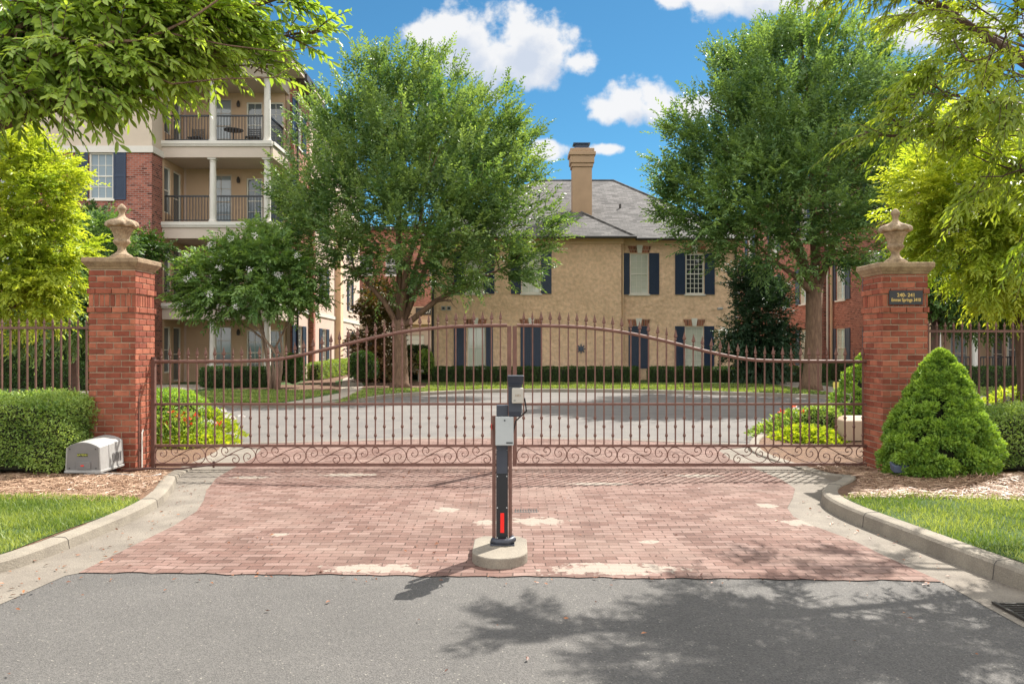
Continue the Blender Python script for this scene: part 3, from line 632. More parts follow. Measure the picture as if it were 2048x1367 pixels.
region('road', [(-60,-14),(60,-14),(60,2),(60,19.3),(60,21.2),(13,22),(8,25.5),(3,27.6),(0,27.6),(-4,26),(-5,22),(-10,21.2),(-60,21.2),(-60,19.3),(-60,5.2)], 0, M['asphalt'], label='grey asphalt road and courtyard circle')
M['court'] = mat('courtyard_asphalt_lit_tone', (.150,.135,.12), .9, (.105,.095,.087), 1.2, 9, bump=.5, bsc=90, fine=(60,.12))  # lighter copy of the asphalt: sunlit brightness put into the colour
CC = [p for p in KFs if -14 < p[0] < 14]
region('courtyard_drive', [(-14,18.8)]+CC+[(14,18.9),(9.5,17.2),(6.8,16.0),(5.0,14.6),(4.0,13.2),(0,13.6),(-4.5,13.0),(-5.5,14.6),(-7.2,16.0),(-10,17.2)], .004, M['court'], label='courtyard drive behind the gate, sunlit look put into its paler colour')
gl = [p for p in KLs if p[1] < 12.6 and p[0] > -12]; gr = [p for p in KRs if p[1] < 12.6 and p[0] < 4.9]
inl = [(-12,4.35),(-6,4.4),(-4.2,4.55),(-3.16,4.93),(-3.10,5.55)]
BL = [(-3.04,5.61),(-3.02,6.29),(-2.99,7.05),(-3.03,7.69),(-3.17,8.23),(-3.35,8.77),(-3.55,9.6),(-3.62,10.4),(-3.66,11.3),(-3.85,12.3)]
BR = [(2.90,5.40),(2.82,6.07),(2.79,6.53),(2.66,7.1),(2.62,7.45),(2.70,7.85),(2.93,8.35),(3.15,8.9),(3.2,9.5),(3.14,10.3),(3.06,11.2),(3.15,12.2)]
region('gutter_strip', inl+BL+[gl[-1]]+list(reversed(offset_line(gl, .02)))[1:], .003, M['gutter'], label='pale concrete gutter apron left of the brick paving')
region('gutter_strip', [(4.3,3.1),(3.3,3.9),(2.9,4.53),(2.9,5.39)]+BR[1:]+[gr[-1]]+list(reversed(offset_line(gr, -.02)))[1:], .003, M['gutter'], label='pale concrete gutter apron right of the brick paving')
region('brick_paving', BL+[(-4.5,12.75),(-3.4,13.15),(-1.5,13.6),(0,13.7),(1.6,13.5),(3.2,12.95),(3.9,12.7)]+list(reversed(BR))+[(x, 5.42+(2.9-x)*.034+.018*math.sin(x*9)*math.sin(x*4.3+1)+.012*math.sin(x*23)) for x in np.arange(2.7, -3.0, -.09)], .007, M['paver'], label='worn pink brick paving of the driveway')
arc = [(-4.6,12.85),(-3.4,13.25),(-1.5,13.7),(0,13.8),(1.6,13.6),(3.2,13.05),(4.0,12.75)]; arc2 = [(x, y+.16) for x, y in arc]
region('paving_border', arc+list(reversed(arc2)), .005, M['gutter'], label='pale concrete band behind the brick paving')
kerb('kerb', KLs, 1, lambda y: min(kh(y), .092+.03*(y > 12)), 'low concrete kerb curving along the left lawn')
kerb('kerb', KRs, -1, lambda y: kh(y)*1.06, 'tall concrete kerb curving along the right lawn')
kerb('kerb', KFs, 1, .12, 'kerb round the far side of the courtyard circle')
VL = offset_line(KLs, .14); VR = offset_line(KRs, -.14)
region('verge', VL+[(-60,19.0),(-60,5.0)], vz, M['soil'], .35, label='planted verge left of the gate')
region('verge', VR+[(60,18.9),(60,1.4)], vz, M['soil'], .35, label='planted verge right of the gate')
VF = offset_line(KFs, .14)
region('lawn', VF+[(60,120),(-60,120)], fz, M['turf'], None, label='lawn round the courtyard buildings')
LL = [p for p in offset_line(KLs, .16) if -9 < p[0] and p[1] < 7.9]; LLp = LL+[(-3.75,7.9),(-4.6,7.98),(-6,7.9),(-9,7.95)]
LR = [p for p in offset_line(KRs, -.16) if p[0] < 9 and p[1] < 7.85]; LRp = LR+[(3.35,7.8),(4.2,7.82),(5.2,7.7),(6.6,7.75),(9,7.8)]
region('turf_patch', LLp, lambda x, y: vz(x, y)+.006, M['turf'], .3, label='grassy turf of the left front lawn')
region('turf_patch', LRp, lambda x, y: vz(x, y)+.006, M['turf'], .3, label='grassy turf of the right front lawn')
bare = lambda P: ~(((P[:, 0]+4.4)/.7)**2+((P[:, 1]-6.42)/.10)**2 < 1) | (RNG.uniform(0, 1, len(P)) < .12)
thin = lambda P: (np.sin(P[:, 0]*4.1+1)*np.sin(P[:, 1]*5.3)+RNG.uniform(-1, 1, len(P))*.8 > -.75)
blades('lawn_grass', 'bright green grass blades of the left front lawn', LLp, lambda x, y: vz(x, y)+.004, 52000, .062, .0075, 'grass', mask=bare)
blades('lawn_grass', 'sunlit yellow green grass blades of the right front lawn', LRp, lambda x, y: vz(x, y)+.004, 52000, .062, .0075, 'grass', mask=thin)
ML = [(-3.72,7.75),(-4.6,7.8),(-6,7.75),(-10,7.8),(-10,10.2),(-4.4,10.2),(-4.15,9.6),(-3.9,8.9)]
MR = [(3.25,7.65),(4.2,7.65),(5.2,7.55),(9,7.6),(9.5,10.2),(3.9,10.3),(3.98,9.3),(3.75,8.6)]
straw('pine_straw_mulch', 'pinkish pine straw mulch beneath the left hedge', ML, vz, 26000)
straw('pine_straw_mulch', 'pinkish pine straw mulch beneath the right shrubs', MR, vz, 34000, lift=.035)
# paths behind
def G(px, py, z=.11): return gpt(px, py, z)
PTH = [G(560,806),G(606,785),G(655,766),G(690,755),G(706,756),G(690,768),G(684,780),G(654,806)]
region('footpath', [(-5.9,20.62),(-5.6,22.5),(-5.35,25),(-6.2,29),(-7.0,33),(-7.6,36),(-8.8,55),(-7.6,55),(-6.6,36),(-5.9,31.5),(-5.0,27.2),(-4.45,24.6),(-4.75,22.2),(-5.1,20.75)], .114, M['path'], label='pale concrete footpath running between hedges')
region('footpath', [(-13,20.95),(-8.9,20.75),(-9.6,23.4),(-10.5,25.5),(-10.8,30.4),(-13.3,30.4),(-14.5,25)], .114, M['path'], label='grey paved patio walk at the balcony block')
region('footpath', [(10.2,23.4),(9.9,25.8),(9.9,30.5),(11.3,44),(12.5,44),(11.4,30.5),(11.6,25.4),(14,23.2),(30,22.9),(30,21.9),(13,22.2)], .114, M['path'], label='concrete footpath beside the right brick building')
region('mulch_bed', [(-9.4,27.0),(-5.6,26.2),(-6.4,30),(-10,30)], .116, M['soil'], label='mulch bed under the crape myrtle')
region('mulch_bed', [(-5.2,27.4),(-2.9,27.6),(-3.2,31),(-4.3,34),(-5.9,34)], .116, M['soil'], label='mulch bed under the left elm')
region('mulch_bed', [(-7.3,33),(-6.7,30.4),(-8.3,31),(-10.2,50),(-9.0,52)], .116, M['soil'], label='strip of bare mulch along the wing')
FLp = [(-4.55,20.6),(-4.2,22.5),(-3.8,24.6),(-2.5,25.9),(-.5,27.25),(2.4,27.4),(5,26.9),(7,25.9),(9,24.6),(9.9,24.1),(9.6,30.5),(3,31.6),(-3.3,31.6),(-3.0,27.6),(-5.0,27)]
blades('lawn_grass', 'strip of mown grass in front of the ochre house hedge', FLp, .11, 42000, .075, .022, 'grass')
blades('lawn_grass', 'small lawn in front of the crape myrtle', [(-9.3,20.9),(-6.1,20.6),(-5.7,23),(-5.6,26),(-9.8,26.6),(-9.9,24)], .11, 15000, .07, .022, 'grass')
blades('lawn_grass', 'mown grass behind the right fence', [(11.9,24.5),(14.5,23.4),(22,23.2),(22,30),(12,30)], .11, 20000, .08, .03, 'grass')

# fallen leaves and litter: one scattered heap nobody could count
def litter(name, label, polys, n, size, zoff=.012):
    P = []
    for poly, k in polys:
        xs = [p[0] for p in poly]; ys = [p[1] for p in poly]; q = np.stack([RNG.uniform(min(xs), max(xs), k*3), RNG.uniform(min(ys), max(ys), k*3)], 1); P.append(q[inpoly(q, poly)][:k])
    P = np.concatenate(P); k = len(P); P3 = np.concatenate([P, np.full((k, 1), zoff)], 1); a = RNG.uniform(0, 6.28, k)
    D = np.stack([np.cos(a), np.sin(a), RNG.uniform(-.05, .3, k)], 1); sz = RNG.uniform(.5, 1.3, k)*size
    V_, T_, m = leaves_geo(P3, D, np.tile([0, 0, 1.0], (k, 1))+RNG.normal(size=(k, 3))*.3, sz, sz*.45)
    o = raw_mesh(name, V_, T_, L['dead'], tint=np.repeat(RNG.uniform(0, 1, k), m)); tag(o, label, 'leaf litter', None, 'stuff')
litter('leaf_litter', 'scattered dead leaves on the gutter and brick paving', [([(-3.9,5.5),(-3.0,5.5),(-3.1,8.2),(-3.6,9.6),(-3.9,8.8),(-3.45,7)], 90), ([(2.7,5.2),(3.3,5.2),(3.1,8),(3.6,9),(2.8,8)], 40), ([(-3,5.7),(2.9,5.7),(3,10),(-3.4,10)], 150), ([(-4,5.35),(-3,5.45),(-3.1,5.0),(-4,4.6)], 60), ([(-3,3),(3,3),(3,5.5),(-3,5.5)], 30), ([(-3,5.35),(3,5.25),(3,5.5),(-3,5.65)], 60), ([(-3.6,9.5),(3.6,9.5),(3.5,10.3),(-3.8,10.3)], 70)], 0, .035)

# ------------------------------------------------------------------ brick gate pillars
def pillar(x0, x1, y0, y1, ztop, label):
    cx, cy = (x0+x1)/2, (y0+y1)/2; root = empty('brick_pillar', (cx, cy, 0), label, 'gate pillar', 'brick pillars flanking the gate')
    mb = MB(); g = .006; mb.box(x0+g, x1-g, y0+g, y1-g, -.05, ztop-.13, M['mortar']); mb.build('mortar_core', root)
    mb = MB(); r = random.Random(int(cx*10)); ch = .0735; j = .010; z = 0.02; row = 0; BMm = M['pillar_brick']
    zs = ztop-.135; b2 = zs-.27; b1 = zs-.50
    faces = [((x0, y0), (1, 0), x1-x0, (0, -1)), ((x1, y0), (0, 1), y1-y0, (1, 0)), ((x1, y1), (-1, 0), x1-x0, (0, 1)), ((x0, y1), (0, -1), y1-y0, (-1, 0))]
    def brick(o, u, n, a0, a1, z0, z1, pr):
        p = .004+pr+r.uniform(-.0025, .0025); t = r.random(); t = t if r.random() > .1 else t*.12
        A = Vector((o[0], o[1], 0)); Uv = Vector((*u, 0)); Nv = Vector((*n, 0)); jz = r.uniform(-.0015, .0015); e = .0035
        def q(a, zz, c): return A+Uv*a+Nv*c+Vector((0, 0, zz+jz))
        vs = [q(a0, z0, 0), q(a1, z0, 0), q(a1, z1, 0), q(a0, z1, 0), q(a0, z0, p-e), q(a1, z0, p-e), q(a1, z1, p-e), q(a0, z1, p-e), q(a0+e, z0+e, p), q(a1-e, z0+e, p), q(a1-e, z1-e, p), q(a0+e, z1-e, p)]
        fs = [(0,1,5,4),(1,2,6,5),(2,3,7,6),(3,0,4,7),(4,5,9,8),(5,6,10,9),(6,7,11,10),(7,4,8,11),(8,9,10,11)]
        mb.add(vs, fs, BMm, .08+.9*t)
    while z < zs-.02:
        band = 0.0; h = ch-j; sold = False
        if abs(z-b1) < ch*.5 or abs(z-b2) < ch*.5: band = .014
        if b1+ch*.5 < z < b1+ch*1.5: sold = True; h = (b2-b1)-ch*1.0-j
        for o, u, n, W in [(f[0], f[1], f[3], f[2]) for f in faces]:
            bw = .066 if sold else .203; a = -band
            if not sold and row % 2: a -= .1
            if sold: a = 0
            while a < W+band:
                s0 = max(a, -band-(.004)); s1 = min(a+bw-j, W+band+.004)
                if s1-s0 > .02: brick(o, u, n, s0, s1, z, min(z+h, zs-.004), band)
                a += bw
        z += h+j; row += 1
    mb.build('brickwork', root)
    mb = MB(); e = .065; prof = [(0.008, zs), (.022, zs+.03), (.03, zs+.035), (.05, zs+.065), (e, zs+.085), (e, zs+.135), (e-.01, zs+.142)]
    k = len(prof); vs = []
    for d, zz in prof: vs += [(x0-d, y0-d, zz), (x1+d, y0-d, zz), (x1+d, y1+d, zz), (x0-d, y1+d, zz)]
    fs = [(i*4+jj, i*4+(jj+1) % 4, (i+1)*4+(jj+1) % 4, (i+1)*4+jj) for i in range(k-1) for jj in range(4)]+[(3,2,1,0), tuple((k-1)*4+q for q in range(4))]
    mb.add(vs, fs, M['stone']); mb.build('stone_cap', root, bevel=.006, seg=2)
    return zs+.142
ztL = pillar(-5.21, -4.64, 9.85, 10.38, 2.67, 'left red brick gate pillar behind the grey motor box')
ztR = pillar(4.565, 5.115, 9.85, 10.40, 2.61, 'right red brick gate pillar carrying the black plaque')
def urn(c, s, label):
    root = empty('stone_urn', c, label, 'urn', 'urns on the gate pillars')
    mb = MB(); mb.lathe([(.15*s, 0), (.15*s, .035*s), (.14*s, .04*s)], c, M['urnstone'], 8); mb.build('plinth', root)
    body = [(.125,.04),(.12,.055),(.085,.075),(.06,.10),(.047,.13),(.05,.16),(.075,.19),(.095,.215),(.098,.235),(.085,.252),(.086,.262),(.094,.31),(.108,.345),(.13,.375),(.142,.39),(.142,.402),(.125,.405)]
    def flute(i, a, r, z):
        if 6 <= i <= 8: return r*(1+.05*math.cos(a*14)), z
        if 10 <= i <= 12: return r*(1+.09*abs(math.cos(a*6))-.04), z
        return r, z
    mb = MB(); mb.lathe([(r*s, z*s) for r, z in body], c, M['urnstone'], 56, mod=flute); mb.build('body', root, smooth=True)
    lid = [(.13,.402),(.175,.408),(.198,.42),(.20,.435),(.19,.462),(.165,.482),(.125,.50),(.085,.515),(.055,.535),(.036,.56),(.032,.585),(.04,.61),(.055,.638),(.05,.662),(.03,.69),(.012,.703),(.002,.706)]
    def gad(i, a, r, z):
        k = max(0, 1-abs(i-3.5)/4); lob = abs(math.cos(a*4+z*4)); return r*(1-.17*k*(1-lob)), z+(.03*k*(lob-.6))*s
    mb = MB(); mb.lathe([(r*s, z*s) for r, z in lid], c, M['urnstone'], 64, mod=gad); mb.build('lid', root, smooth=True)
urn((-4.925, 10.1, ztL), 1.0, 'weathered stone urn on the left gate pillar'); urn((4.84, 10.1, ztR), 1.0, 'weathered stone urn on the right gate pillar above the plaque')

def text_mesh(name, body, size, loc, m, parent, rot=(R(90), 0, 0), ext=.0015, align='CENTER', bold=0.0, sx=1.0):
    c = bpy.data.curves.new(name, 'FONT'); c.body = body; c.size = size; c.align_x = align; c.extrude = ext; c.offset = bold
    t = bpy.data.objects.new(name+'_tmp', c); col.objects.link(t); t.location = loc; t.rotation_euler = rot; t.scale = (sx, 1, 1)
    bpy.context.view_layer.update(); dg = bpy.context.evaluated_depsgraph_get(); me = bpy.data.meshes.new_from_object(t.evaluated_get(dg)); me.transform(t.matrix_world)
    bpy.data.objects.remove(t); me.materials.clear(); me.materials.append(m); return link(name, me, parent)
# plaque
pr = empty('name_plaque', (4.86, 9.83, 2.16), 'black plaque with gold lettering on the right gate pillar', 'sign')
mb = MB(); mb.box(4.632, 5.045, 9.822, 9.834, 2.098, 2.272, M['black']); mb.build('plate', pr, bevel=.002)
text_mesh('lettering', '240- 241', .062, (4.838, 9.8205, 2.195), M['gold'], pr, bold=.001)
text_mesh('lettering', 'Emrax Springs 3410', .058, (4.838, 9.8205, 2.137), M['gold'], pr, bold=.001, sx=.78)

# ------------------------------------------------------------------ gate
GY = 10.30
TOP = [(-4.62,1.388),(-3.3,1.395),(-2.97,1.42),(-2.47,1.525),(-1.99,1.65),(-1.47,1.765),(-.95,1.83),(-.5,1.85),(0,1.855)]
TOP = [TOP[0]]+smooth_line(TOP, 2)+[TOP[-1]]
def topz(x):
    x = -abs(x)
    for (a, b), (c, d) in zip(TOP[:-1], TOP[1:]):
        if a <= x <= c:
            t = (x-a)/(c-a); return b+(d-b)*t
    return TOP[0][1]
def spiral(cx, cy, r, a0, turns, dirn, n=26, rin=.12):
    """from outside in"""
    return [(cx+r*(1-(1-rin)*i/n)*math.cos(a0+dirn*2*math.pi*turns*i/n), cy+r*(1-(1-rin)*i/n)*math.sin(a0+dirn*2*math.pi*turns*i/n)) for i in range(n+1)]
def scroll_lines():
    W = .664; s = 1/783.0
    def P(zx, zy): return ((zx-700)*s, (345-zy)*s+.0)
    def cat(pts, n=6):
        out = []
        q = [pts[0]]+pts+[pts[-1]]
        for i in range(1, len(q)-2):
            p0, p1, p2, p3 = [Vector(a) for a in q[i-1:i+3]]
            for j in range(n):
                t = j/n; out.append(tuple(.5*((2*p1)+(-p0+p2)*t+(2*p0-5*p1+4*p2-p3)*t*t+(-p0+3*p1-3*p2+p3)*t**3)))
        return out+[tuple(pts[-1])]
    big = [P(*p) for p in [(778,250),(765,242),(752,256),(762,278),(790,283),(815,262),(815,225),(790,198),(760,190),(722,205),(702,245),(706,295),(735,333),(775,345),(830,328),(920,278),(1020,225),(1090,200),(1140,192),(1185,212),(1213,255),(1212,300),(1185,338),(1145,348),(1105,330),(1092,290),(1105,258),(1135,248),(1160,265),(1162,290),(1145,305),(1130,296)]]
    s1 = [P(*p) for p in [(960,258),(925,275),(890,268),(865,235),(872,200),(900,190),(925,205),(930,232),(912,245),(900,232)]]
    s2 = [P(*p) for p in [(950,268),(985,260),(1022,268),(1047,298),(1042,330),(1012,345),(985,332),(980,308),(998,294),(1010,306)]]
    return [cat(big), cat(s1), cat(s2)], W
SL, SW = scroll_lines()
def knob(mb, x, z, r=.019):
    mb.lathe([(.008, -.024), (.015, -.02), (.015, -.014), (r, -.007), (r+.002, 0), (r, .007), (.015, .014), (.015, .02), (.008, .024)], (x, GY, z), M['iron'], 8)
def leaf(sgn, label):
    xo, xi = sgn*4.62, sgn*.035
    root = empty('gate_leaf', (xo, GY, 0), label, 'gate', 'leaves of the wrought iron driveway gate')
    lo_, hi_ = min(xo, xi), max(xo, xi); I = M['iron']
    def bx(name, *a, m=I):
        b = MB(); b.box(*a, m); return b.build(name, root, bevel=.003)
    bx('hinge_stile', xo-.03, xo+.03, GY-.03, GY+.03, .02, 1.42)
    bx('meeting_stile', xi-.027, xi+.027, GY-.027, GY+.027, .045, topz(xi)-.005)
    bx('bottom_rail', lo_+.0305, hi_-.0275, GY-.022, GY+.022, .045, .085)
    bx('lower_rail', lo_+.0305, hi_-.0275, GY-.022, GY+.022, .292, .325)
    bx('middle_rail', lo_+.0305, hi_-.0275, GY-.016, GY+.016, .828, .858)
    b = MB(); xs = np.linspace(lo_+.0305, hi_-.0275, 60); b.tube([(x, GY, topz(x)-.0) for x in xs], .0215, I, 8); b.build('top_rail', root)
    n = 39; pitch = (abs(xo)-abs(xi))/(n+.9)
    for i in range(n):
        x = sgn*(abs(xi)+pitch*(i+1)-.0); rr = random.Random(i*7+int(sgn)); b = MB(); t = .0085; tz = topz(x)
        b.box(x-t, x+t, GY-t, GY+t, .325, .828, I); b.box(x-t, x+t, GY-t, GY+t, .858, tz-.018, I)
        if i % 2 == 0: knob(b, x, .665); knob(b, x, .44)
        else: knob(b, x, .555)
        o = b.build('bar', root)
        b = MB(); a = rr.uniform(-.9, .9) if rr.random() < .6 else 0; ca, sa = math.cos(a), math.sin(a)
        jb = rr.uniform(-.006, .006)
        prof = [(.009,.018),(.009,.045),(.016,.05),(.016,.058),(.008,.066),(.010,.072),(.026,.088),(.0235,.105),(.014,.135),(.006,.168),(.001,.19)]
        vs = []; k = 8
        for r_, z_ in prof:
            for q in range(k):
                w_ = 2*math.pi*q/k; ux, uy = r_*math.cos(w_), (r_ if z_ < .07 else r_*.45)*math.sin(w_)
                vs.append((x+ux*ca-uy*sa+jb*z_/.19, GY+ux*sa+uy*ca, tz+z_))
        b.add(vs, [(p*k+q, p*k+(q+1) % k, (p+1)*k+(q+1) % k, (p+1)*k+q) for p in range(len(prof)-1) for q in range(k)], I); 
        s_ = MB(); s_.v, s_.f, s_.m, s_.mats, s_.t = b.v, b.f, b.m, b.mats, b.t; so = s_.build('spearhead', o)
    for i in range(7):
        b = MB()
        for ln in SL:
            pts = []
            for (u, v) in ln:
                xx = abs(xi)+.027+(4.53/7)*0+ (i*(4.53/7)+u*(4.53/7)/SW); pts.append((sgn*xx if sgn > 0 else -(abs(xi)+.027+(i*(4.53/7)+(SW-u)*(4.53/7)/SW)), GY, .088+v*1.0))
            if sgn > 0: pts = [(p[0], p[1], .088+(.2-(p[2]-.088))) for p in pts]
            b.tube(pts, .0062, I, 5)
        b.build('scrollwork', root)
    b = MB(); b.tube([(xo, GY, 1.42), (xo, GY, 1.45)], .034, M['irondk'], 10); b.tube([(xo-.02*sgn, GY, 1.435), (xo+sgn*.13, GY, 1.435)], .014, M['irondk'], 8)
    b.tube([(xo+sgn*.10, GY, 1.435), (xo+sgn*.128, GY, 1.435)], .035, M['irondk'], 10); b.build('top_hinge', root)
    return root
gL = leaf(-1, 'left leaf of the brown wrought iron driveway gate'); gR = leaf(1, 'right leaf of the brown wrought iron driveway gate')
# hinge motor at foot of the right pillar
hm = empty('gate_hinge_motor', (4.62, 10.2, 0), 'small black hinge motor at the foot of the right gate pillar', 'gate motor')
b = MB(); b.box(4.545, 4.78, 9.62, 9.80, .03, .15, M['black']); b.build('housing', hm, bevel=.02, seg=2); b = MB(); b.tube([(4.70, 9.61, .075), (4.70, 9.625, .075)], .028, M['greyplastic'], 12); b.build('wheel', hm)

# ------------------------------------------------------------------ side fences
def side_fence(x0, x1, y, zr, sgn, label):
    root = empty('iron_fence', ((x0+x1)/2, y, 0), label, 'fence', 'brown iron fences beside the pillars')
    b = MB(); b.box(x0, x1, y-.016, y+.016, zr-.016, zr+.016, M['iron']); b.build('top_rail', root)
    b = MB(); b.box(x0, x1, y-.016, y+.016, .34, .37, M['iron']); b.build('bottom_rail', root)
    x = x0+.05
    while x < x1-.02:
        t = .0095; b = MB(); b.box(x-t, x+t, y-t, y+t, .12, .34, M['iron']); b.box(x-t, x+t, y-t, y+t, .37, zr-.016, M['iron'])
        b.box(x-t, x+t, y-t, y+t, zr+.016, zr+.03, M['iron'])
        rr = random.Random(int(x*100)); a = rr.uniform(-1, 1)
        pr_ = [(.009,.03),(.015,.036),(.015,.046),(.008,.054),(.02,.075),(.016,.095),(.001,.15)]
        vs = [(x+r_*math.cos(2*math.pi*q/6+a), y+r_*.6*math.sin(2*math.pi*q/6+a), zr+z_*.85) for r_, z_ in pr_ for q in range(6)]
        b.add(vs, [(p*6+q, p*6+(q+1) % 6, (p+1)*6+(q+1) % 6, (p+1)*6+q) for p in range(len(pr_)-1) for q in range(6)], M['iron']); b.build('bar', root); x += .112
side_fence(-8.6, -5.23, 10.6, 1.83, -1, 'brown spear topped iron fence left of the gate'); side_fence(5.13, 8.4, 10.6, 1.785, 1, 'brown spear topped iron fence right of the gate')

# ------------------------------------------------------------------ kiosk on its island
def island():
    pts = [];
    for i in range(25):
        a = math.pi+math.pi*i/24; pts.append((-.09+.205*math.cos(a), 5.93+.235*math.sin(a)))
    pts += [(.115, 6.28), (.05, 6.38), (-.23, 6.38), (-.295, 6.28)]
    mb = MB(); mb.prism(pts, 0, .082, M['concrete']); o = mb.build('kiosk_island', None, base=(-.09, 6.0, 0), bevel=.01, seg=3)
    tag(o, 'small rounded concrete island under the keypad post', 'traffic island')
island()
ks = empty('keypad_kiosk', (-.078, 6.15, .08), 'black keypad post with grey box on the concrete island', 'keypad post')
def kb(name, *a, m='black', bev=.004, seg=2, parent=None):
    b = MB(); b.box(*a, M[m]); return b.build(name, parent or ks, bevel=bev, seg=seg)
kb('base_plate', -.165, .02, 6.05, 6.24, .082, .094, m='charcoal')
b = MB(); b.tube([(-.15, 6.10, .115), (-.11, 6.07, .108), (-.03, 6.06, .112), (.01, 6.09, .125), (.0, 6.15, .12)], .024, M['charcoal'], 8); b.build('base_collar', ks, smooth=True)
kb('post', -.121, -.031, 6.115, 6.185, .094, .86, m='black')
kb('post_sleeve', -.116, -.036, 6.108, 6.1145, .62, .84, m='charcoal', bev=.002)
kb('side_rail', -.152, -.125, 6.13, 6.165, .09, 1.06, m='iron', bev=.002); kb('side_rail', -.027, .0, 6.13, 6.165, .09, .90, m='iron', bev=.002)
kb('reflector', -.089, -.060, 6.105, 6.112, .17, .32, m='red', bev=.001); kb('reflector', -.157, -.1535, 6.10, 6.16, .955, 1.0, m='red', bev=.001)
bxk = kb('control_box', -.125, .012, 6.02, 6.112, .845, 1.062, m='greymetal', bev=.006, seg=3)
b = MB(); b.tube([(-.055, 6.014, 1.035), (-.055, 6.024, 1.035)], .006, M['black'], 10); b.build('lock', bxk); kb('badge', -.043, .005, 6.0165, 6.019, .862, .872, m='black', bev=0, parent=bxk)
kb('bracket', -.118, -.03, 6.06, 6.14, 1.064, 1.145, m='charcoal', bev=.004)
b = MB()
hx0, hx1 = -.035, .088
vs = []
for z_, e, yf in ((1.06, .022, 6.03), (1.10, .014, 6.02), (1.29, .012, 6.02), (1.345, 0, 6.0), (1.372, 0, 5.985)): vs += [(hx0+e*.6, yf, z_), (hx1-e, yf, z_), (hx1-e, 6.11, z_), (hx0+e*.6, 6.11, z_)]
b.add(vs, [(i*4+j, i*4+(j+1) % 4, i*4+4+(j+1) % 4, i*4+4+j) for i in range(4) for j in range(4)]+[(3,2,1,0),(16,17,18,19)], M['charcoal']); b.build('reader_head', ks, bevel=.006, seg=2)
kb('keypad_cover', -.001, .086, 5.975, 6.018, 1.165, 1.28, m='beigeplastic', bev=.008, seg=3)
text_mesh('emblem', 'HID', .024, (.045, 5.9742, 1.217), M['stone'], ks, ext=.0006)

for zz in (.13,.36,.60,.80):
    b = MB(); b.tube([(-.112, 6.108, zz), (-.112, 6.115, zz)], .005, M['greymetal'], 8); b.tube([(-.040, 6.108, zz), (-.040, 6.115, zz)], .005, M['greymetal'], 8); b.build('bolt', ks)
b = MB(); b.box(.012, .028, 5.9735, 5.975, 1.185, 1.19, M['charcoal']); b.box(-.03, .07, 6.0, 6.0195, 1.30, 1.303, M['charcoal']); b.tube([(.095,6.06,1.2),(.11,6.08,1.1),(.03,6.15,1.02),(.0,6.16,.9)], .006, M['black'], 6); b.build('cable', ks)
# ------------------------------------------------------------------ gate motor box
mbx = empty('gate_operator', (-4.92, 9.45, .06), 'grey domed gate motor box in front of the left pillar', 'motor box')
x0, x1, y0, y1 = -5.115, -4.73, 9.18, 9.72
def dome(y, inset=0, z0=.15):
    pts = [(x0-.012+inset, y, z0), (x0+inset, y, .425)]
    for i in range(1, 12):
        t = i/12; pts.append((x0+inset+(x1-x0-2*inset)*t, y, .425+.062*math.sin(math.pi*t)**.8))
    return pts+[(x1-inset, y, .425), (x1+.012-inset, y, z0)]
b = MB(); ra = [dome(y0), dome(y0+.02), dome(y0+.19), dome(y0+.2, .008), dome(y0+.21), dome(y1-.02), dome(y1)]; k = len(ra[0])
ra = [[(p[0], p[1], p[2]+(p[1]-y0)*.05) for p in r_] for r_ in ra]
b.add([p for r_ in ra for p in r_], [(i*k+j, i*k+(j+1) % k, (i+1)*k+(j+1) % k, (i+1)*k+j) for i in range(len(ra)-1) for j in range(k)]+[tuple(range(k)), tuple(reversed([(len(ra)-1)*k+j for j in range(k)]))], M['greyplastic']); b.build('cover', mbx)
b = MB(); fr_ = dome(y0-.006, .018, .175); bk = dome(y0-.001, .018, .175); k = len(fr_); b.add(fr_+bk, [tuple(reversed(range(k)))]+[(i, (i+1) % k, k+(i+1) % k, k+i) for i in range(k)], M['greyplastic_dk']); b.build('front_panel', mbx)
b = MB(); b.box(-5.0, -4.83, y0-.016, y0-.008, .175, .268, M['greyplastic_dk']); b.build('access_door', mbx, bevel=.005, seg=2)
b = MB(); b.box(x0-.02, x1+.02, y0-.012, y1+.01, .135, .165, M['greyplastic']); b.build('skirt', mbx, bevel=.006, seg=2)
b = MB(); b.box(x0+.06, x1-.05, y0+.05, y1-.05, .03, .134, M['black']); b.build('base', mbx)
b = MB(); b.box(-4.985, -4.865, y0-.010, y0-.0065, .325, .36, M['black']); lb = b.build('label', mbx, bevel=.001); text_mesh('lettering', 'GATEDEV', .028, (-4.925, y0-.0112, .3335), M['yellow'], lb, ext=.0005)
b = MB(); b.box(-4.94, -4.905, y0-.0195, y0-.0165, .215, .228, M['red']); b.build('button', mbx)
for qx, qz in ((-5.075,.19),(-4.77,.19),(-5.07,.41),(-4.775,.41)): b = MB(); b.tube([(qx, y0-.012, qz), (qx, y0-.006, qz)], .007, M['black'], 8); b.build('screw', mbx)
b = MB()
for i in range(5): b.box(x1+.0125, x1+.0165, y0+.28+i*.045, y0+.30+i*.045, .22, .33, M['greyplastic_dk'])
b.build('side_vent', mbx)
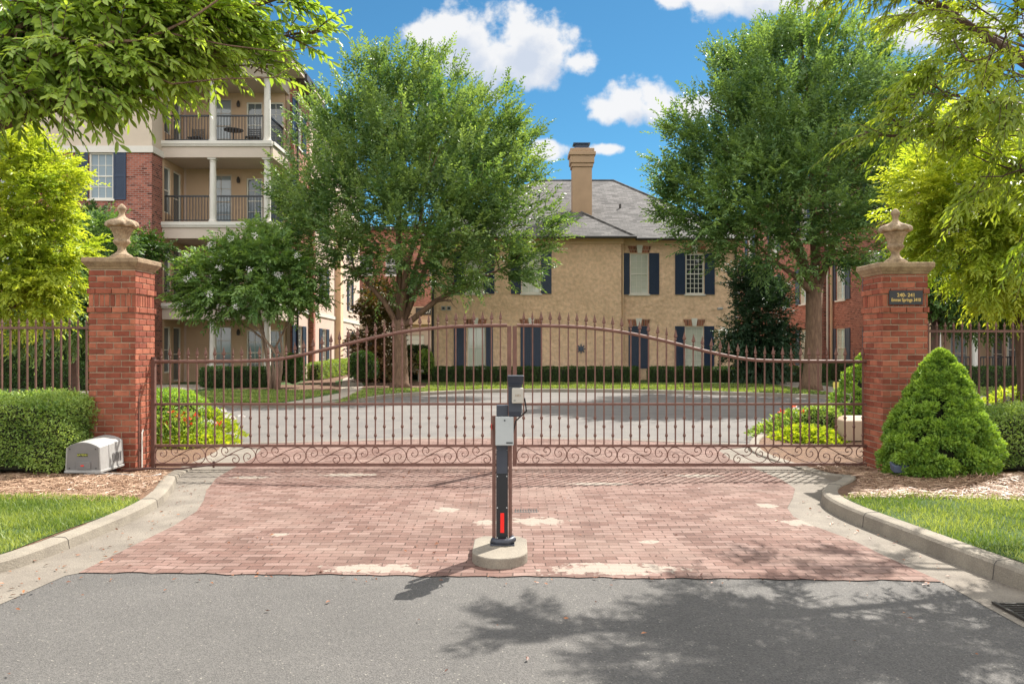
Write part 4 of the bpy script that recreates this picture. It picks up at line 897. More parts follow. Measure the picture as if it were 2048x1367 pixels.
# actuator arm lying from motor to gate, cable on the ground
b = MB(); b.tube([(-4.45,9.75,.10),(-4.1,9.9,.075),(-3.75,10.08,.10)], .012, M['irondk'], 8); b.tube([(-4.75,9.72,.07),(-4.45,9.75,.10),(-4.4,9.76,.1)], .018, M['irondk'], 8); b.tube([(-3.76,10.08,.06),(-3.76,10.08,.14)], .014, M['irondk'], 8)
b.build('swing_arm', mbx)
b = MB(); pts = [(-4.9+.25*math.sin(t*3.1)+t*.9, 9.0+.16*math.cos(t*4)+.3*t, vz(-4.5, 9.1)+.02+.01*math.sin(t*9)) for t in np.linspace(0, .9, 16)]; b.tube(pts, .007, M['greyplastic'], 5)
tag(b.build('cable', None, base=pts[0]), 'loose grey cable on the mulch beside the motor box', 'cable')
b = MB(); 
for i_, (zz, xx) in enumerate(((0.9, -4.632), (.9, -4.617))): b.tube([(xx, 9.93+.05*i_, .05), (xx, 9.93+.05*i_, .5+.45*(1-i_)), (xx, 9.96+.05*i_, .55+.45*(1-i_))], .010, M['white' if i_ else 'iron'], 6)
tag(b.build('conduit', None, base=(-4.62,9.95,.05)), 'thin wiring conduit running up the inner face of the left pillar', 'conduit')
# spotlight by the cone shrub
sl = empty('spotlight', (4.32, 8.93, .1), 'small grey floodlight on a stake before the cone shaped shrub', 'spotlight')
b = MB(); c0 = Vector((4.33, 8.93, .235)); vs = []
for (dx, dy, dz) in ((-.085,-.05,-.055),(.085,-.05,-.055),(.085,.05,-.03),(-.085,.05,-.03),(-.095,-.06,.03),(.095,-.06,.03),(.095,.06,.065),(-.095,.06,.065)): vs.append(c0+Vector((dx, dy, dz)))
b.add(vs, [(3,2,1,0),(4,5,6,7),(0,1,5,4),(1,2,6,5),(2,3,7,6),(3,0,4,7)], M['slateblue']); hd = b.build('lamp_head', sl, bevel=.012, seg=2)
b = MB(); b.tube([(4.33,8.93,.18),(4.33,8.93,.05)], .012, M['black'], 8); b.lathe([(.05,0),(.045,.02),(.015,.03)], (4.33,8.93,.10), M['black'], 12); b.build('stake', sl)
# drains
sd = empty('storm_drain', (3.05, 4.75, 0), 'black slotted storm drain in the right gutter', 'drain')
b = MB(); b.box(2.97, 3.32, 4.55, 4.93, .0035, .008, M['core']); b.build('dark_pit_sheet', sd)  # thin dark sheet under the grate, its colour standing in for the hole's shade
b = MB()
for i in range(9): b.box(2.98, 3.31, 4.565+i*.042, 4.58+i*.042, .009, .02, M['dark'])
b.box(2.96, 2.98, 4.55, 4.94, .009, .022, M['dark']); b.box(3.31, 3.33, 4.55, 4.94, .009, .022, M['dark']); b.build('grate', sd)
dr = empty('paving_drain', (.13, 7.7, 0), 'small slotted drain grate set in the brick paving', 'drain')
b = MB()
for i in range(9): b.box(.03+i*.025, .040+i*.025, 7.63, 7.76, .010, .016, M['dark'])
b.box(.02, .25, 7.625, 7.63, .010, .015, M['greyplastic']); b.build('grate', dr)
# utility box inside the gate
b = MB(); vs = [(5.22,12.6,.1),(5.9,12.6,.1),(5.9,13.15,.1),(5.22,13.15,.1),(5.27,12.65,.40),(5.85,12.65,.40),(5.85,13.1,.40),(5.27,13.1,.40),(5.36,12.75,.46),(5.78,12.75,.46),(5.78,13.0,.46),(5.36,13.0,.46)]
b.add(vs, [(i*4+j, i*4+(j+1) % 4, i*4+4+(j+1) % 4, i*4+4+j) for i in range(2) for j in range(4)]+[(8,9,10,11)], M['planter']); o = b.build('utility_box', None, base=(5.5,12.9,.1), bevel=.015, seg=2); tag(o, 'tan utility box beside the right pillar inside the gate', 'utility box')
ym = empty('utility_marker', (10.2, 25.3, .1), 'small yellow marker sign on a post in the right lawn', 'marker')
b = MB(); b.box(10.15, 10.36, 25.28, 25.31, .25, .44, M['yellowpl']); b.build('plate', ym); b = MB(); b.tube([(10.25,25.33,.1),(10.25,25.33,.42)], .015, M['dark'], 6); b.build('post', ym)
# ------------------------------------------------------------------ buildings
def wall(mb, Fm, W, z0, z1, holes, m, depth=.15):
    """front skin with real openings; holes = (a0,a1,b0,b1)"""
    xs = sorted({0, W, *[h[0] for h in holes], *[h[1] for h in holes]}); zs = sorted({z0, z1, *[h[2] for h in holes], *[h[3] for h in holes]})
    for i in range(len(xs)-1):
        for j in range(len(zs)-1):
            cx, cz = (xs[i]+xs[i+1])/2, (zs[j]+zs[j+1])/2
            if any(h[0] < cx < h[1] and h[2] < cz < h[3] for h in holes): continue
            mb.add([Fm(xs[i], zs[j], 0), Fm(xs[i+1], zs[j], 0), Fm(xs[i+1], zs[j+1], 0), Fm(xs[i], zs[j+1], 0)], [(0, 1, 2, 3)], m)
    for a0, a1, b0, b1 in holes:
        q = [(a0, b0), (a1, b0), (a1, b1), (a0, b1)]
        for i in range(4):
            (p, r), (s_, t) = q[i], q[(i+1) % 4]; mb.add([Fm(p, r, 0), Fm(s_, t, 0), Fm(s_, t, -depth), Fm(p, r, -depth)], [(0, 1, 2, 3)], m)
def window(parent, Fm, a0, a1, b0, b1, pane='g_grey', fm='white', cols=3, rows=6, sill=True, mid=True, door=False, mw=.018):
    mb = MB(); e = .055; c0, c1 = -.10, -.035; m = M[fm]
    mb.fbox(Fm, a0, a0+e, b0, b1, c0, c1, m); mb.fbox(Fm, a1-e, a1, b0, b1, c0, c1, m); mb.fbox(Fm, a0+e, a1-e, b1-e, b1, c0, c1, m); mb.fbox(Fm, a0+e, a1-e, b0, b0+e, c0, c1, m)
    for i in range(1, cols): x = a0+e+(a1-a0-2*e)*i/cols; mb.fbox(Fm, x-mw/2, x+mw/2, b0+e, b1-e, -.092, -.066, m)
    for j in range(1, rows):
        z = b0+e+(b1-b0-2*e)*j/rows; t = .022 if (mid and j == rows//2) else mw/2; mb.fbox(Fm, a0+e, a1-e, z-t, z+t, -.093, -.055 if t > .012 else -.068, m)
    w_ = mb.build('door' if door else 'window', parent)
    mb = MB(); mb.fbox(Fm, a0+e*.5, a1-e*.5, b0+e*.5, b1-e*.5, -.098, -.084, M[pane]); mb.build('pane', w_)
    if sill and not door:
        mb = MB(); mb.fbox(Fm, a0-.06, a1+.06, b0-.07, b0-.003, -.03, .06, m); mb.build('sill', w_)
    return w_
def shutter(parent, Fm, a0, a1, b0, b1, m='navy'):
    mb = MB(); m = M[m]; mb.fbox(Fm, a0, a1, b0, b1, .004, .03, m)
    e = .055; h = (b0+b1)/2
    for x0, x1 in ((a0, a0+e), (a1-e, a1)): mb.fbox(Fm, x0, x1, b0, b1, .0305, .048, m)
    for z0, z1 in ((b0, b0+e*1.2), (h-e*.6, h+e*.6), (b1-e*1.2, b1)): mb.fbox(Fm, a0+e, a1-e, z0, z1, .0305, .046, m)
    z = b0+e*1.2+.02
    while z < b1-e*1.3:
        if abs(z-h) > e: mb.fbox(Fm, a0+e, a1-e, z, z+.018, .0305, .038, m)
        z += .045
    return mb.build('shutter', parent)
def lintel(parent, Fm, a0, a1, z0, z1):
    c = (a0+a1)/2; k = .13; sp_ = .10
    for x0, x1, y0_, y1_ in ((a0, c-k*.8, a0-sp_, c-k*1.1), (c+k*.8, a1, c+k*1.1, a1+sp_)):
        mb = MB(); n = 5; q0 = Fm.n*.03
        vs = [Fm(x0, z0, .004), Fm(x1, z0, .004), Fm(y1_, z1, .004), Fm(y0_, z1, .004)]; vs += [v+q0 for v in vs]
        mb.add(vs, [(4,5,6,7),(0,1,5,4),(1,2,6,5),(2,3,7,6),(3,0,4,7)], M['lintel']); mb.build('lintel', parent)
    mb = MB(); vs = [Fm(c-k*.62, z0-.02, .004), Fm(c+k*.62, z0-.02, .004), Fm(c+k, z1+.04, .004), Fm(c-k, z1+.04, .004)]; vs += [v+Fm.n*.05 for v in vs]
    mb.add(vs, [(4,5,6,7),(0,1,5,4),(1,2,6,5),(2,3,7,6),(3,0,4,7)], M['white']); mb.build('keystone', parent)

# ---- ochre house in the middle
hs = empty('ochre_house', (3, 34, .1), 'ochre stucco house with tall chimney and navy shutters beyond the courtyard', 'house')
F1 = Frame((-3.44, 34.0, 0), (1, 0, 0), (0, -1, 0)); F2 = Frame((4.65, 34.45, 0), (1, 0, 0), (0, -1, 0))
EZ = 6.02
def pX(px, D=34.0): return (px-1024)/F*D
hol1 = []; hol2 = []
def pw(Fm, px0, px1): D = Fm.o.y; return pX(px0, D)-Fm.o.x, pX(px1, D)-Fm.o.x
up = (3.80, 5.54); lw = (.62, 2.40)
W1 = [('u', 931, 966), ('u', 1043, 1081), ('l', 935, 971)]
W2 = [('u', 1260, 1297), ('u', 1371, 1408), ('l', 1370, 1407)]
for k, a, b_ in W1: x0, x1 = pw(F1, a, b_); z0, z1 = up if k == 'u' else lw; hol1.append((x0, x1, z0, z1))
for k, a, b_ in W2: x0, x1 = pw(F2, a, b_); z0, z1 = up if k == 'u' else lw; hol2.append((x0, x1, z0, z1))
mb = MB(); wall(mb, F1, 8.09, .05, EZ, hol1, M['stucco']); wall(mb, F2, 5.05, .05, EZ, hol2, M['stucco'])
wall(mb, Frame((4.65, 34.0, 0), (0, 1, 0), (1, 0, 0)), .45, .05, EZ, [], M['stucco'])
wall(mb, Frame((9.70, 34.45, 0), (0, 1, 0), (1, 0, 0)), 11.4, .05, EZ, [], M['stucco']); wall(mb, Frame((-3.44, 46, 0), (0, -1, 0), (-1, 0, 0)), 12.0, .05, EZ, [], M['stucco'])
mb.box(-3.3, 9.55, 34.62, 46, .05, EZ, M['stucco']); mb.box(-3.3, 4.5, 34.16, 34.61, .05, EZ, M['stucco'])
mb.build('wall', hs)
for i, h in enumerate(hol1): window(hs, F1, *h, pane='g_blind', cols=3 if i < 2 else 2, rows=6 if i < 2 else 2)
for i, h in enumerate(hol2): window(hs, F2, *h, pane='g_dark' if i == 1 else 'g_blind', cols=4 if i == 1 else 3, rows=8 if i == 1 else 6, mw=.022 if i == 1 else .014)
for Fm, sh in ((F1, [(908,930,up),(967,989,up),(1022,1042,up),(1082,1103,up),(908,932,lw),(972,986,lw),(1041,1062,lw),(1062.5,1083,lw)]),
               (F2, [(1243.5,1259,up),(1298,1318,up),(1350,1370,up),(1409,1429,up),(1257,1277,lw),(1277.5,1298,lw),(1350,1369,lw),(1408,1428,lw)])):
    for a, b_, zz in sh: x0, x1 = pw(Fm, a, b_); shutter(hs, Fm, x0, x1, zz[0]-.02, zz[1]+.02)
for Fm, ll in ((F1, [(930,968,5.56,5.86),(1042,1082,5.56,5.86),(932,970,2.44,2.72),(1043,1082,2.44,2.72)]), (F2, [(1260,1298,5.58,5.86),(1372,1408,5.58,5.86),(1259,1296,2.44,2.72),(1371,1406,2.44,2.72)])):
    for a, b_, z0, z1 in ll: x0, x1 = pw(Fm, a, b_); lintel(hs, Fm, x0, x1, z0, z1)
mb = MB(); 
mb.box(-3.47, 4.74, 33.93, 33.998, EZ-.12, EZ+.12, M['stucco_trim']); mb.box(4.74, 9.8, 34.37, 34.448, EZ-.12, EZ+.12, M['stucco_trim']); mb.box(9.705, 9.8, 34.45, 46, EZ-.12, EZ+.12, M['stucco_trim']); mb.box(-3.6, -3.47, 33.93, 46, EZ-.12, EZ+.12, M['stucco_trim']); mb.build('fascia', hs)
EV = EZ+.12
rf = MB()
# main hip
e0 = (-3.95, 34.0); e1 = (10.1, 34.0); e2 = (10.1, 46.6); e3 = (-3.95, 46.6); ry = 40.2; rz = EV+.6*(ry-34.0)
r0_, r1_ = (1.2, ry, rz), (5.1, ry, rz)
vs = [(*e0, EV), (*e1, EV), (*e2, EV), (*e3, EV), r0_, r1_]; rf.add(vs, [(0,1,5,4),(1,2,5),(2,3,4,5),(3,0,4)], M['shingle'])
rf.add([(*e0, EV), (*e1, EV), (*e2, EV), (*e3, EV)], [(3,2,1,0)], M['stucco_trim'])
# front hip over the projecting bay
f0 = (-3.95, 33.5); f1 = (5.2, 33.5); sy = 35.85; sz = EV+.6*(sy-33.5); my = 34.0+(sz-EV)/.6+.3
vs = [(*f0, EV+.004), (*f1, EV+.004), (3.1, sy, sz), (-1.6, sy, sz), (3.1, my, sz+.1), (-1.6, my, sz+.1), (5.2, 34.3, EV+.15), (-3.95, 34.3, EV+.15)]
rf.add(vs, [(0,1,2,3),(1,6,4,2),(3,2,4,5),(7,0,3,5)], M['shingle']); rf.add([(*f0, EV-.004), (*f1, EV-.004), (5.2, 34.0, EV-.004), (-3.95, 34.0, EV-.004)], [(3,2,1,0)], M['stucco_trim'])
roof = rf.build('roof', hs)
mb = MB(); mb.tube([(-3.95,33.46,EV-.02),(5.22,33.46,EV-.02)], .065, M['dark'], 8); mb.tube([(5.25,33.95,EV-.03),(10.1,33.95,EV-.03)], .065, M['dark'], 8); mb.build('gutter', roof)
mb = MB(); 
for a, b_ in ((r0_, r1_), (r1_, (*e1, EV)), ((3.1, sy, sz), (*f1, EV)), ((1.2, ry, rz), (*e0, EV))): mb.tube([Vector(a)+Vector((0, 0, .01)), Vector(b_)+Vector((0, 0, .01))], .05, M['shingle'], 6)
mb.build('ridge_cap', roof)
mb = MB(); mb.tube([(-3.36,33.94,.1),(-3.36,33.94,EZ-.1)], .05, M['dark'], 8); mb.tube([(4.74,34.2,.1),(4.74,34.2,EZ-.1)], .04, M['stucco_trim'], 8); mb.tube([(9.62,34.39,.1),(9.62,34.39,EZ-.1)], .05, M['dark'], 8); mb.build('downspout', hs)
ch = MB(); cx0, cx1, cy0, cy1 = 2.72, 3.6, 36.0, 36.75; S_ = M['tan']
M['chim'] = mat('chimney_stucco', (.44,.295,.185), .9, (.36,.24,.15), 1.5, 8, bump=.3, bsc=20)
ch.box(cx0, cx1, cy0, cy1, 7.2, 9.62, M['chim'])
for e, z0, z1 in ((.05,9.62,9.78),(.10,9.785,10.12),(.16,10.125,10.3),(.10,10.305,10.45)): ch.box(cx0-e, cx1+e, cy0-e, cy1+e, z0, z1, M['chim'])
cho = ch.build('chimney', roof, bevel=.02)
mb = MB(); mb.box(cx0+.08, cx1-.1, cy0+.1, cy1-.1, 10.45, 10.52, M['slateblue']); mb.box(cx0+.14, cx1-.16, cy0+.14, cy1-.14, 10.52, 10.68, M['navy']); mb.box(cx0+.05, cx1-.07, cy0+.06, cy1-.06, 10.68, 10.73, M['navy']); mb.build('chimney_cap', roof)
mb = MB(); mb.tube([(5.0,37.0,7.7),(5.0,37.0,8.12)], .05, M['dark'], 8); mb.build('roof_vent', roof)
mb = MB(); c_ = Vector((pX(1162), 33.97, EYE-7/F*34))
for i in range(8):
    a = 2*math.pi*i/8; mb.tube([c_+Vector((math.cos(a)*.06, 0, math.sin(a)*.06)), c_+Vector((math.cos(a)*.2, -.01, math.sin(a)*.2))], [.045, .02], M['slateblue'], 6)
mb.tube([c_+Vector((0, .02, 0)), c_+Vector((0, -.04, 0))], .07, M['slateblue'], 10); mb.build('medallion', hs)
for px in (887, 898): mb = MB(); mb.box(pX(px)-.09, pX(px)+.09, 33.96, 33.996, 3.08, 3.26, M['greymetal']); mb.box(pX(px)-.05, pX(px)+.05, 33.955, 33.959, 3.12, 3.22, M['dark']); mb.build('wall_vent', hs)
mb = MB(); mb.tube([(9.0,34.44,3.13),(9.0,34.25,3.17),(8.8,34.2,3.15)], [.03,.05,.06], M['greymetal'], 8); mb.build('wall_lamp', hs)

# ---- balcony blocks
SH = 3.09
def railing(parent, Fm, a0, a1, z, c=-.12):
    mb = MB(); k = M['black']; mb.fbox(Fm, a0, a1, z+.99, z+1.05, c-.03, c+.03, k); mb.fbox(Fm, a0, a1, z+.08, z+.115, c-.02, c+.02, k)
    x = a0+.02
    while x < a1: mb.fbox(Fm, x, x+.026, z+.115, z+1.0, c-.009, c+.009, k); x += .115
    return mb.build('railing', parent)
def balcony_block(root, xc, xb, xe, n, yf=30.6, s=-1, windows=((-15.9, 1.02),), ymax=44):
    """xc courtyard corner, xb edge of the brick bay, xe far end; s points from xc to xb"""
    W = abs(xb-xc); U = (1 if s < 0 else -1)
    # open bay, measured from the brick side towards the courtyard corner
    Fb = Frame((xb, yf, 0), (-s, 0, 0), (0, -1, 0)); Fback = Frame((xb, yf+2.0, 0), (-s, 0, 0), (0, -1, 0)); Fs = Frame((xb, yf, 0), (0, 1, 0), (-s, 0, 0))
    top = n*SH+.12; lev = [.12+i*SH for i in range(n)]
    mb = MB()
    doors = []; dd = min(1, W/4.1)
    for z in lev: doors += [(1.02*dd, 1.95*dd, z+.04, z+2.25), (2.55*dd, 3.2*dd, z+.25, z+2.1), (3.4*dd, W-.06, z+.25, z+2.1)]
    wall(mb, Fback, W, .1, top, doors, M['tan'])
    sdo = []
    for z in lev: sdo += [(.15, .75, z+.4, z+2.2), (1.0, 1.75, z+.05, z+2.2)]
    wall(mb, Fs, 2.0, .1, top, sdo, M['tan'])
    x0, x1 = sorted((xb-s*.16, xc)); mb.box(x0, x1, yf+2.16, ymax, .1, top, M['tan'])
    mb.build('wall', root)
    for q, h in enumerate(doors): window(root, Fback, *h, pane='g_mid' if q % 3 else 'g_grey', fm='white' if q % 3 else 'cream', cols=2, rows=4, sill=False, door=q % 3 == 0)
    for q, h in enumerate(sdo): window(root, Fs, *h, pane='g_mid', cols=1, rows=2, sill=False, door=q % 2 == 1)
    for i in range(1, n+1):
        z = .12+i*SH; sl_ = MB()
        a, b_ = sorted((xb, xc)); c0, c1 = sorted((xc, xc-s*.1))
        last = i == n
        sl_.box(a, b_, yf+.02, yf+2.0, z-.62, z-.02, M['beige'])                         # floor box with its fascia
        sl_.box(a, b_, yf-.03, yf+.018, z-.62, z-.20, M['beige']); lo_x, hi_x = (a, b_+.10) if s < 0 else (a-.10, b_)
        sl_.box(lo_x, hi_x, yf-.10, yf-.032, z-.20, z-.13, M['offwhite']); sl_.box(lo_x, hi_x, yf-.14, yf+2.05 if 0 else yf+.018, z-.128, z, M['offwhite'])
        xs_, xe_ = sorted((xc-s*.004, xc-s*.10)); sl_.box(xs_, xe_, yf+.02, yf+2.4, z-.62, z-.13, M['cream']); xs_, xe_ = sorted((xc-s*.004, xc-s*.16)); sl_.box(xs_, xe_, yf+.02, yf+2.4, z-.128, z, M['offwhite'])
        sl_.build('balcony_floor' if not last else 'cornice', root)
    for i, z in enumerate(lev):
        for a in ((W*.455, W-.16) if W > 3.5 else (W*.5, W-.16)):
            c_ = Fb(a, z, -.16); h = SH-.62; r = .135
            mb = MB(); mb.lathe([(r*1.25,0),(r*1.25,.08),(r*1.08,.1),(r*1.05,.14),(r,.17),(r*.97,h*.5),(r*.84,h-.16),(r*.95,h-.14),(r*.95,h-.12),(r*.85,h-.11),(r*1.1,h-.05),(r*1.15,h)], c_, M['offwhite'], 16); mb.box(c_.x-r*1.2, c_.x+r*1.2, c_.y-r*1.2, c_.y+r*1.2, c_.z+h-.055, c_.z+h-.002, M['offwhite']); mb.build('column', root)
        if i > 0 or s > 0:
            mid_ = W*.455 if W > 3.5 else W*.5
            railing(root, Fb, .03, mid_-.16, z, -.16); railing(root, Fb, mid_+.16, W-.33, z, -.16)
            railing(root, Frame((xc, yf+.35, 0), (0, 1, 0), (-s, 0, 0)), 0, 1.7, z, -.08)
        mb = MB(); c_ = Fback(2.25*dd, z+2.0, .1); mb.lathe([(.02,-.12),(.06,-.1),(.075,.0),(.05,.1),(.02,.14)], c_, M['dark'], 10); mb.build('wall_lantern', root)
    # brick bay
    yb = yf-.9; Wb = abs(xe-xb); Fr = Frame((xe if s < 0 else xb, yb, 0), (1, 0, 0), (0, -1, 0)); nb = min(3, n)
    hb = []; sh = []
    for wx, ww in windows:
        a = wx-Fr.o.x
        for i in range(n):
            z0 = .12+i*SH+.72; hb.append((a-ww/2, a+ww/2, z0, z0+1.72)); sh += [(a-ww/2-.48, a-ww/2-.02, z0, z0+1.72), (a+ww/2+.02, a+ww/2+.48, z0, z0+1.72)]
    mb = MB(); zc = 8.84 if n > 3 else top
    wall(mb, Fr, Wb, .1, zc, [h for h in hb if h[3] < zc], M['red_brick'])
    if n > 3: wall(mb, Fr, Wb, zc, top, [h for h in hb if h[3] > zc], M['cream'])
    Fr2 = Frame((xb, yb, 0), (0, 1, 0), (-s, 0, 0)); wall(mb, Fr2, .9, .1, zc, [], M['red_brick'])
    if n > 3: wall(mb, Fr2, .9, zc, top, [], M['cream'])
    a, b_ = sorted((xe, xb+s*.16)); mb.box(a, b_, yb+.16, ymax, .1, top, M['red_brick']); mb.build('brick_wall', root)
    for h in hb: window(root, Fr, *h, pane='g_grey', cols=3, rows=4)
    for h in sh: shutter(root, Fr, h[0], h[1], h[2]-.03, h[3]+.03)
    if n > 3:
        mb = MB(); a, b_ = sorted((xe, xb-s*.07)); mb.box(a, b_, yb-.07, yb-.003, zc-.10, zc+.14, M['offwhite']); a, b_ = sorted((xb-s*.003, xb-s*.07)); mb.box(a, b_, yb-.003, yb+.9, zc-.10, zc+.14, M['offwhite']); mb.build('belt_course', root)
    # roof with deep eave
    rf = MB(); a, b_ = sorted((xe, xc-s*.75)); y0_ = yb-.55; zt = top+.05; 
    rf.box(a, b_, y0_, ymax, zt, zt+.16, M['beige']); rf.box(a-.05, b_+.05, y0_-.05, ymax, zt+.163, zt+.26, M['dark'])
    xm = (a+b_)/2; vs = [(a-.05, y0_-.05, zt+.262), (b_+.05, y0_-.05, zt+.262), (b_+.05, ymax, zt+.262), (a-.05, ymax, zt+.262), (a+4, y0_+5, zt+2.7), (b_-4, y0_+5, zt+2.7), (b_-4, ymax, zt+2.7), (a+4, ymax, zt+2.7)]
    rf.add(vs, [(0,1,5,4),(1,2,6,5),(3,0,4,7),(4,5,6,7),(2,3,7,6)], M['shingle']); rf.build('roof', root)
lb_ = empty('apartment_building', (-12, 31, .1), 'four storey brick and stucco apartment building with columned balconies, left', 'apartment building')
balcony_block(lb_, -9.25, -13.37, -24, 4, windows=((-15.25, .9), (-18.6, .9)), ymax=36.4)
# side wing of the left building, running away along the footpath
u = Vector((-.0705, 1, 0)).normalized(); Fw = Frame((-6.64-.0705*32.9, 32.9, 0), tuple(u), (u.y, -u.x, 0))
def wing_a(px):   # distance along the wing where it crosses an image column
    D = 6.64/(-(px-1024)/F-.0705); return (D-32.9)/u.y
hw = []; shw = []
for px in (598, 648, 700):
    a = wing_a(px)
    for i in range(4):
        z0 = .12+i*SH+.55; hw.append((a-.65, a+.65, z0, z0+1.75)); shw += [(a-1.45, a-.70, z0, z0+1.75), (a+.70, a+1.45, z0, z0+1.75)]
WL = 22.5; mb = MB(); a1 = wing_a(619); topw = 4*SH+.12
Wm = Frame(Fw.o, Fw.u, Fw.n)
def wall_part(mb, a0, a1, z0, z1, m):
    F_ = Frame(Fw(a0, 0, 0), Fw.u, Fw.n); hs_ = [(h[0]-a0, h[1]-a0, max(h[2], z0), min(h[3], z1)) for h in hw if a0 < (h[0]+h[1])/2 < a1 and z0 < (h[2]+h[3])/2 < z1]
    wall(mb, F_, a1-a0, z0, z1, hs_, m)
wall_part(mb, 0, a1, .1, 3.1, M['pink']); wall_part(mb, 0, a1, 3.1, topw, M['red_brick_r']); wall_part(mb, a1, WL, .1, topw, M['pink'])
e = Fw(0, 0, 0); wall(mb, Frame((-9.5, e.y, 0), (1, 0, 0), (0, -1, 0)), e.x+9.5, .1, topw, [], M['red_brick_r'])
q = [Fw(.004, 0, -.16), Fw(WL, 0, -.16), Fw(WL, 0, -9), Fw(.004, 0, -9)]; mb.prism([(p.x, p.y) for p in q], .1, topw-.01, M['pink'])
mb.build('wing_wall', lb_)
for h in hw: window(lb_, Fw, *h, pane='g_mid', cols=3, rows=6)
for h in shw: shutter(lb_, Fw, h[0], h[1], h[2], h[3], 'navy')
mb = MB(); mb.fbox(Fw, a1-.2, a1+.25, .1, 9, .003, .22, M['red_brick_r']); mb.build('pilaster', lb_); a2 = wing_a(673); mb = MB(); mb.fbox(Fw, a2-.5, a2+.5, .1, 9, .003, .3, M['stucco_trim']); mb.build('pilaster', lb_)
mb = MB(); mb.tube([Fw(.3, .1, .08), Fw(.3, 12, .08)], .05, M['dark'], 6); mb.build('downspout', lb_)
mb = MB(); mb.fbox(Fw, 0, WL, 3.0, 3.16, .004, .05, M['offwhite']); mb.fbox(Fw, -.1, WL+.3, topw, topw+.25, -9, .55, M['dark']); mb.build('cornice', lb_)

# balcony furniture
def balcony_chair(x, y, z, rz, label):
    t = empty('balcony_chair', (x, y, z), label, 'chair', 'dark chairs on the upper balcony'); k = M['dark']
    b = MB(); 
    for dx in (-.22, .22):
        for dy in (-.22, .22): b.tube([(x+dx, y+dy, z), (x+dx*.95, y+dy*.95, z+.42)], .014, k, 6)
    b.build('frame', t); b = MB(); b.box(x-.25, x+.25, y-.25, y+.25, z+.42, z+.45, k); b.build('seat', t)
    b = MB(); 
    for q in range(5): b.box(x-.25, x+.25, y+.24, y+.26, z+.5+q*.08, z+.54+q*.08, k)
    b.box(x-.26, x-.235, y+.235, y+.262, z+.45, z+.9, k); b.box(x+.235, x+.26, y+.235, y+.262, z+.45, z+.9, k); b.build('backrest', t); return t
balcony_chair(-12.6, 31.9, 9.39, 0, 'dark slatted chair on the top balcony behind the left railing'); balcony_chair(-10.3, 31.8, 9.39, 0, 'dark slatted chair on the top balcony by the right windows')
bt = empty('balcony_table', (-11.0, 31.6, 9.39), 'small dark round table on the top balcony', 'table'); b = MB(); b.lathe([(.38,.68),(.38,.71)], (-11.0,31.6,9.39), M['dark'], 16); b.build('tabletop', bt); b = MB(); b.tube([(-11,31.6,9.39),(-11,31.6,10.07)], .03, M['dark'], 8); b.lathe([(.22,0),(.2,.02)], (-11,31.6,9.39), M['dark'], 12); b.build('stand', bt)
for i_, (x, lab) in enumerate(((-11.6, 'white patio table seen below the crape myrtle'), )):
    t = empty('patio_table', (x, 31.5, .12), lab, 'table'); b = MB(); b.lathe([(.42,.70),(.42,.74)], (x,31.5,.12), M['white'], 16); b.build('tabletop', t); b = MB()
    for k in range(3): a = k*2.09; b.tube([(x+.3*math.cos(a),31.5+.3*math.sin(a),.12),(x+.1*math.cos(a),31.5+.1*math.sin(a),.82)], .018, M['white'], 6)
    b.build('legs', t)

# ---- right brick building
rb = empty('brick_building', (16, 34, .1), 'red brick building with blue shutters behind the right elm', 'apartment building')
balcony_block(rb, 16.2, 19.35, 30, 3, s=1, windows=((21.5, .9),), ymax=48)
Fr = Frame((15.0, 38.0, 0), (0, -1, 0), (-1, 0, 0)); Ff = Frame((14.6, 58.5, 0), (0, -1, 0), (-1, 0, 0)); H3 = 3*SH+.12
hr = []; hf_ = []; shr = []; shf = []
for D_ in (36.5, 33.1):
    a = 38.0-D_
    for i in range(3): z0 = .12+i*SH+.45; hr.append((a-.5, a+.5, z0, z0+1.8)); shr += [(a-1.05, a-.54, z0, z0+1.8), (a+.54, a+1.05, z0, z0+1.8)]
for D_ in (40.05, 44.5, 49, 53.5):
    a = 58.5-D_
    for i in range(3): z0 = .12+i*SH+.45; hf_.append((a-.5, a+.5, z0, z0+1.8)); shf += [(a-1.05, a-.54, z0, z0+1.8), (a+.54, a+1.05, z0, z0+1.8)]
mb = MB(); wall(mb, Fr, 7.4, .1, H3, hr, M['red_brick_r']); wall(mb, Ff, 20.5, .1, H3, hf_, M['red_brick_r']); wall(mb, Frame((14.6, 38.0, 0), (1, 0, 0), (0, -1, 0)), .4, .1, H3, [], M['red_brick'])
wall(mb, Frame((15.0, 30.6, 0), (1, 0, 0), (0, -1, 0)), 1.2, .1, H3, [], M['tan']); mb.box(15.16, 18, 32.9, 58, .1, H3-.01, M['red_brick_r']); mb.box(14.76, 15.15, 38.16, 58.4, .1, H3-.01, M['red_brick_r']); mb.box(15.16, 16.19, 30.76, 32.89, .1, H3-.02, M['tan'])
mb.build('side_wall', rb)
for h in hr: window(rb, Fr, *h, pane='g_blind', cols=3, rows=6)
for h in hf_: window(rb, Ff, *h, pane='g_blind', cols=3, rows=6)
for h in shr: shutter(rb, Fr, *h, 'slateblue')
for h in shf: shutter(rb, Ff, *h, 'slateblue')
mb = MB(); mb.tube([(14.93, 37.85, .1), (14.93, 37.85, H3)], .055, M['offwhite'], 8); mb.build('downspout', rb); mb = MB(); mb.tube([(14.9, 37.3, .1), (14.9, 37.3, H3)], .06, M['tan'], 8); mb.build('downspout', rb)
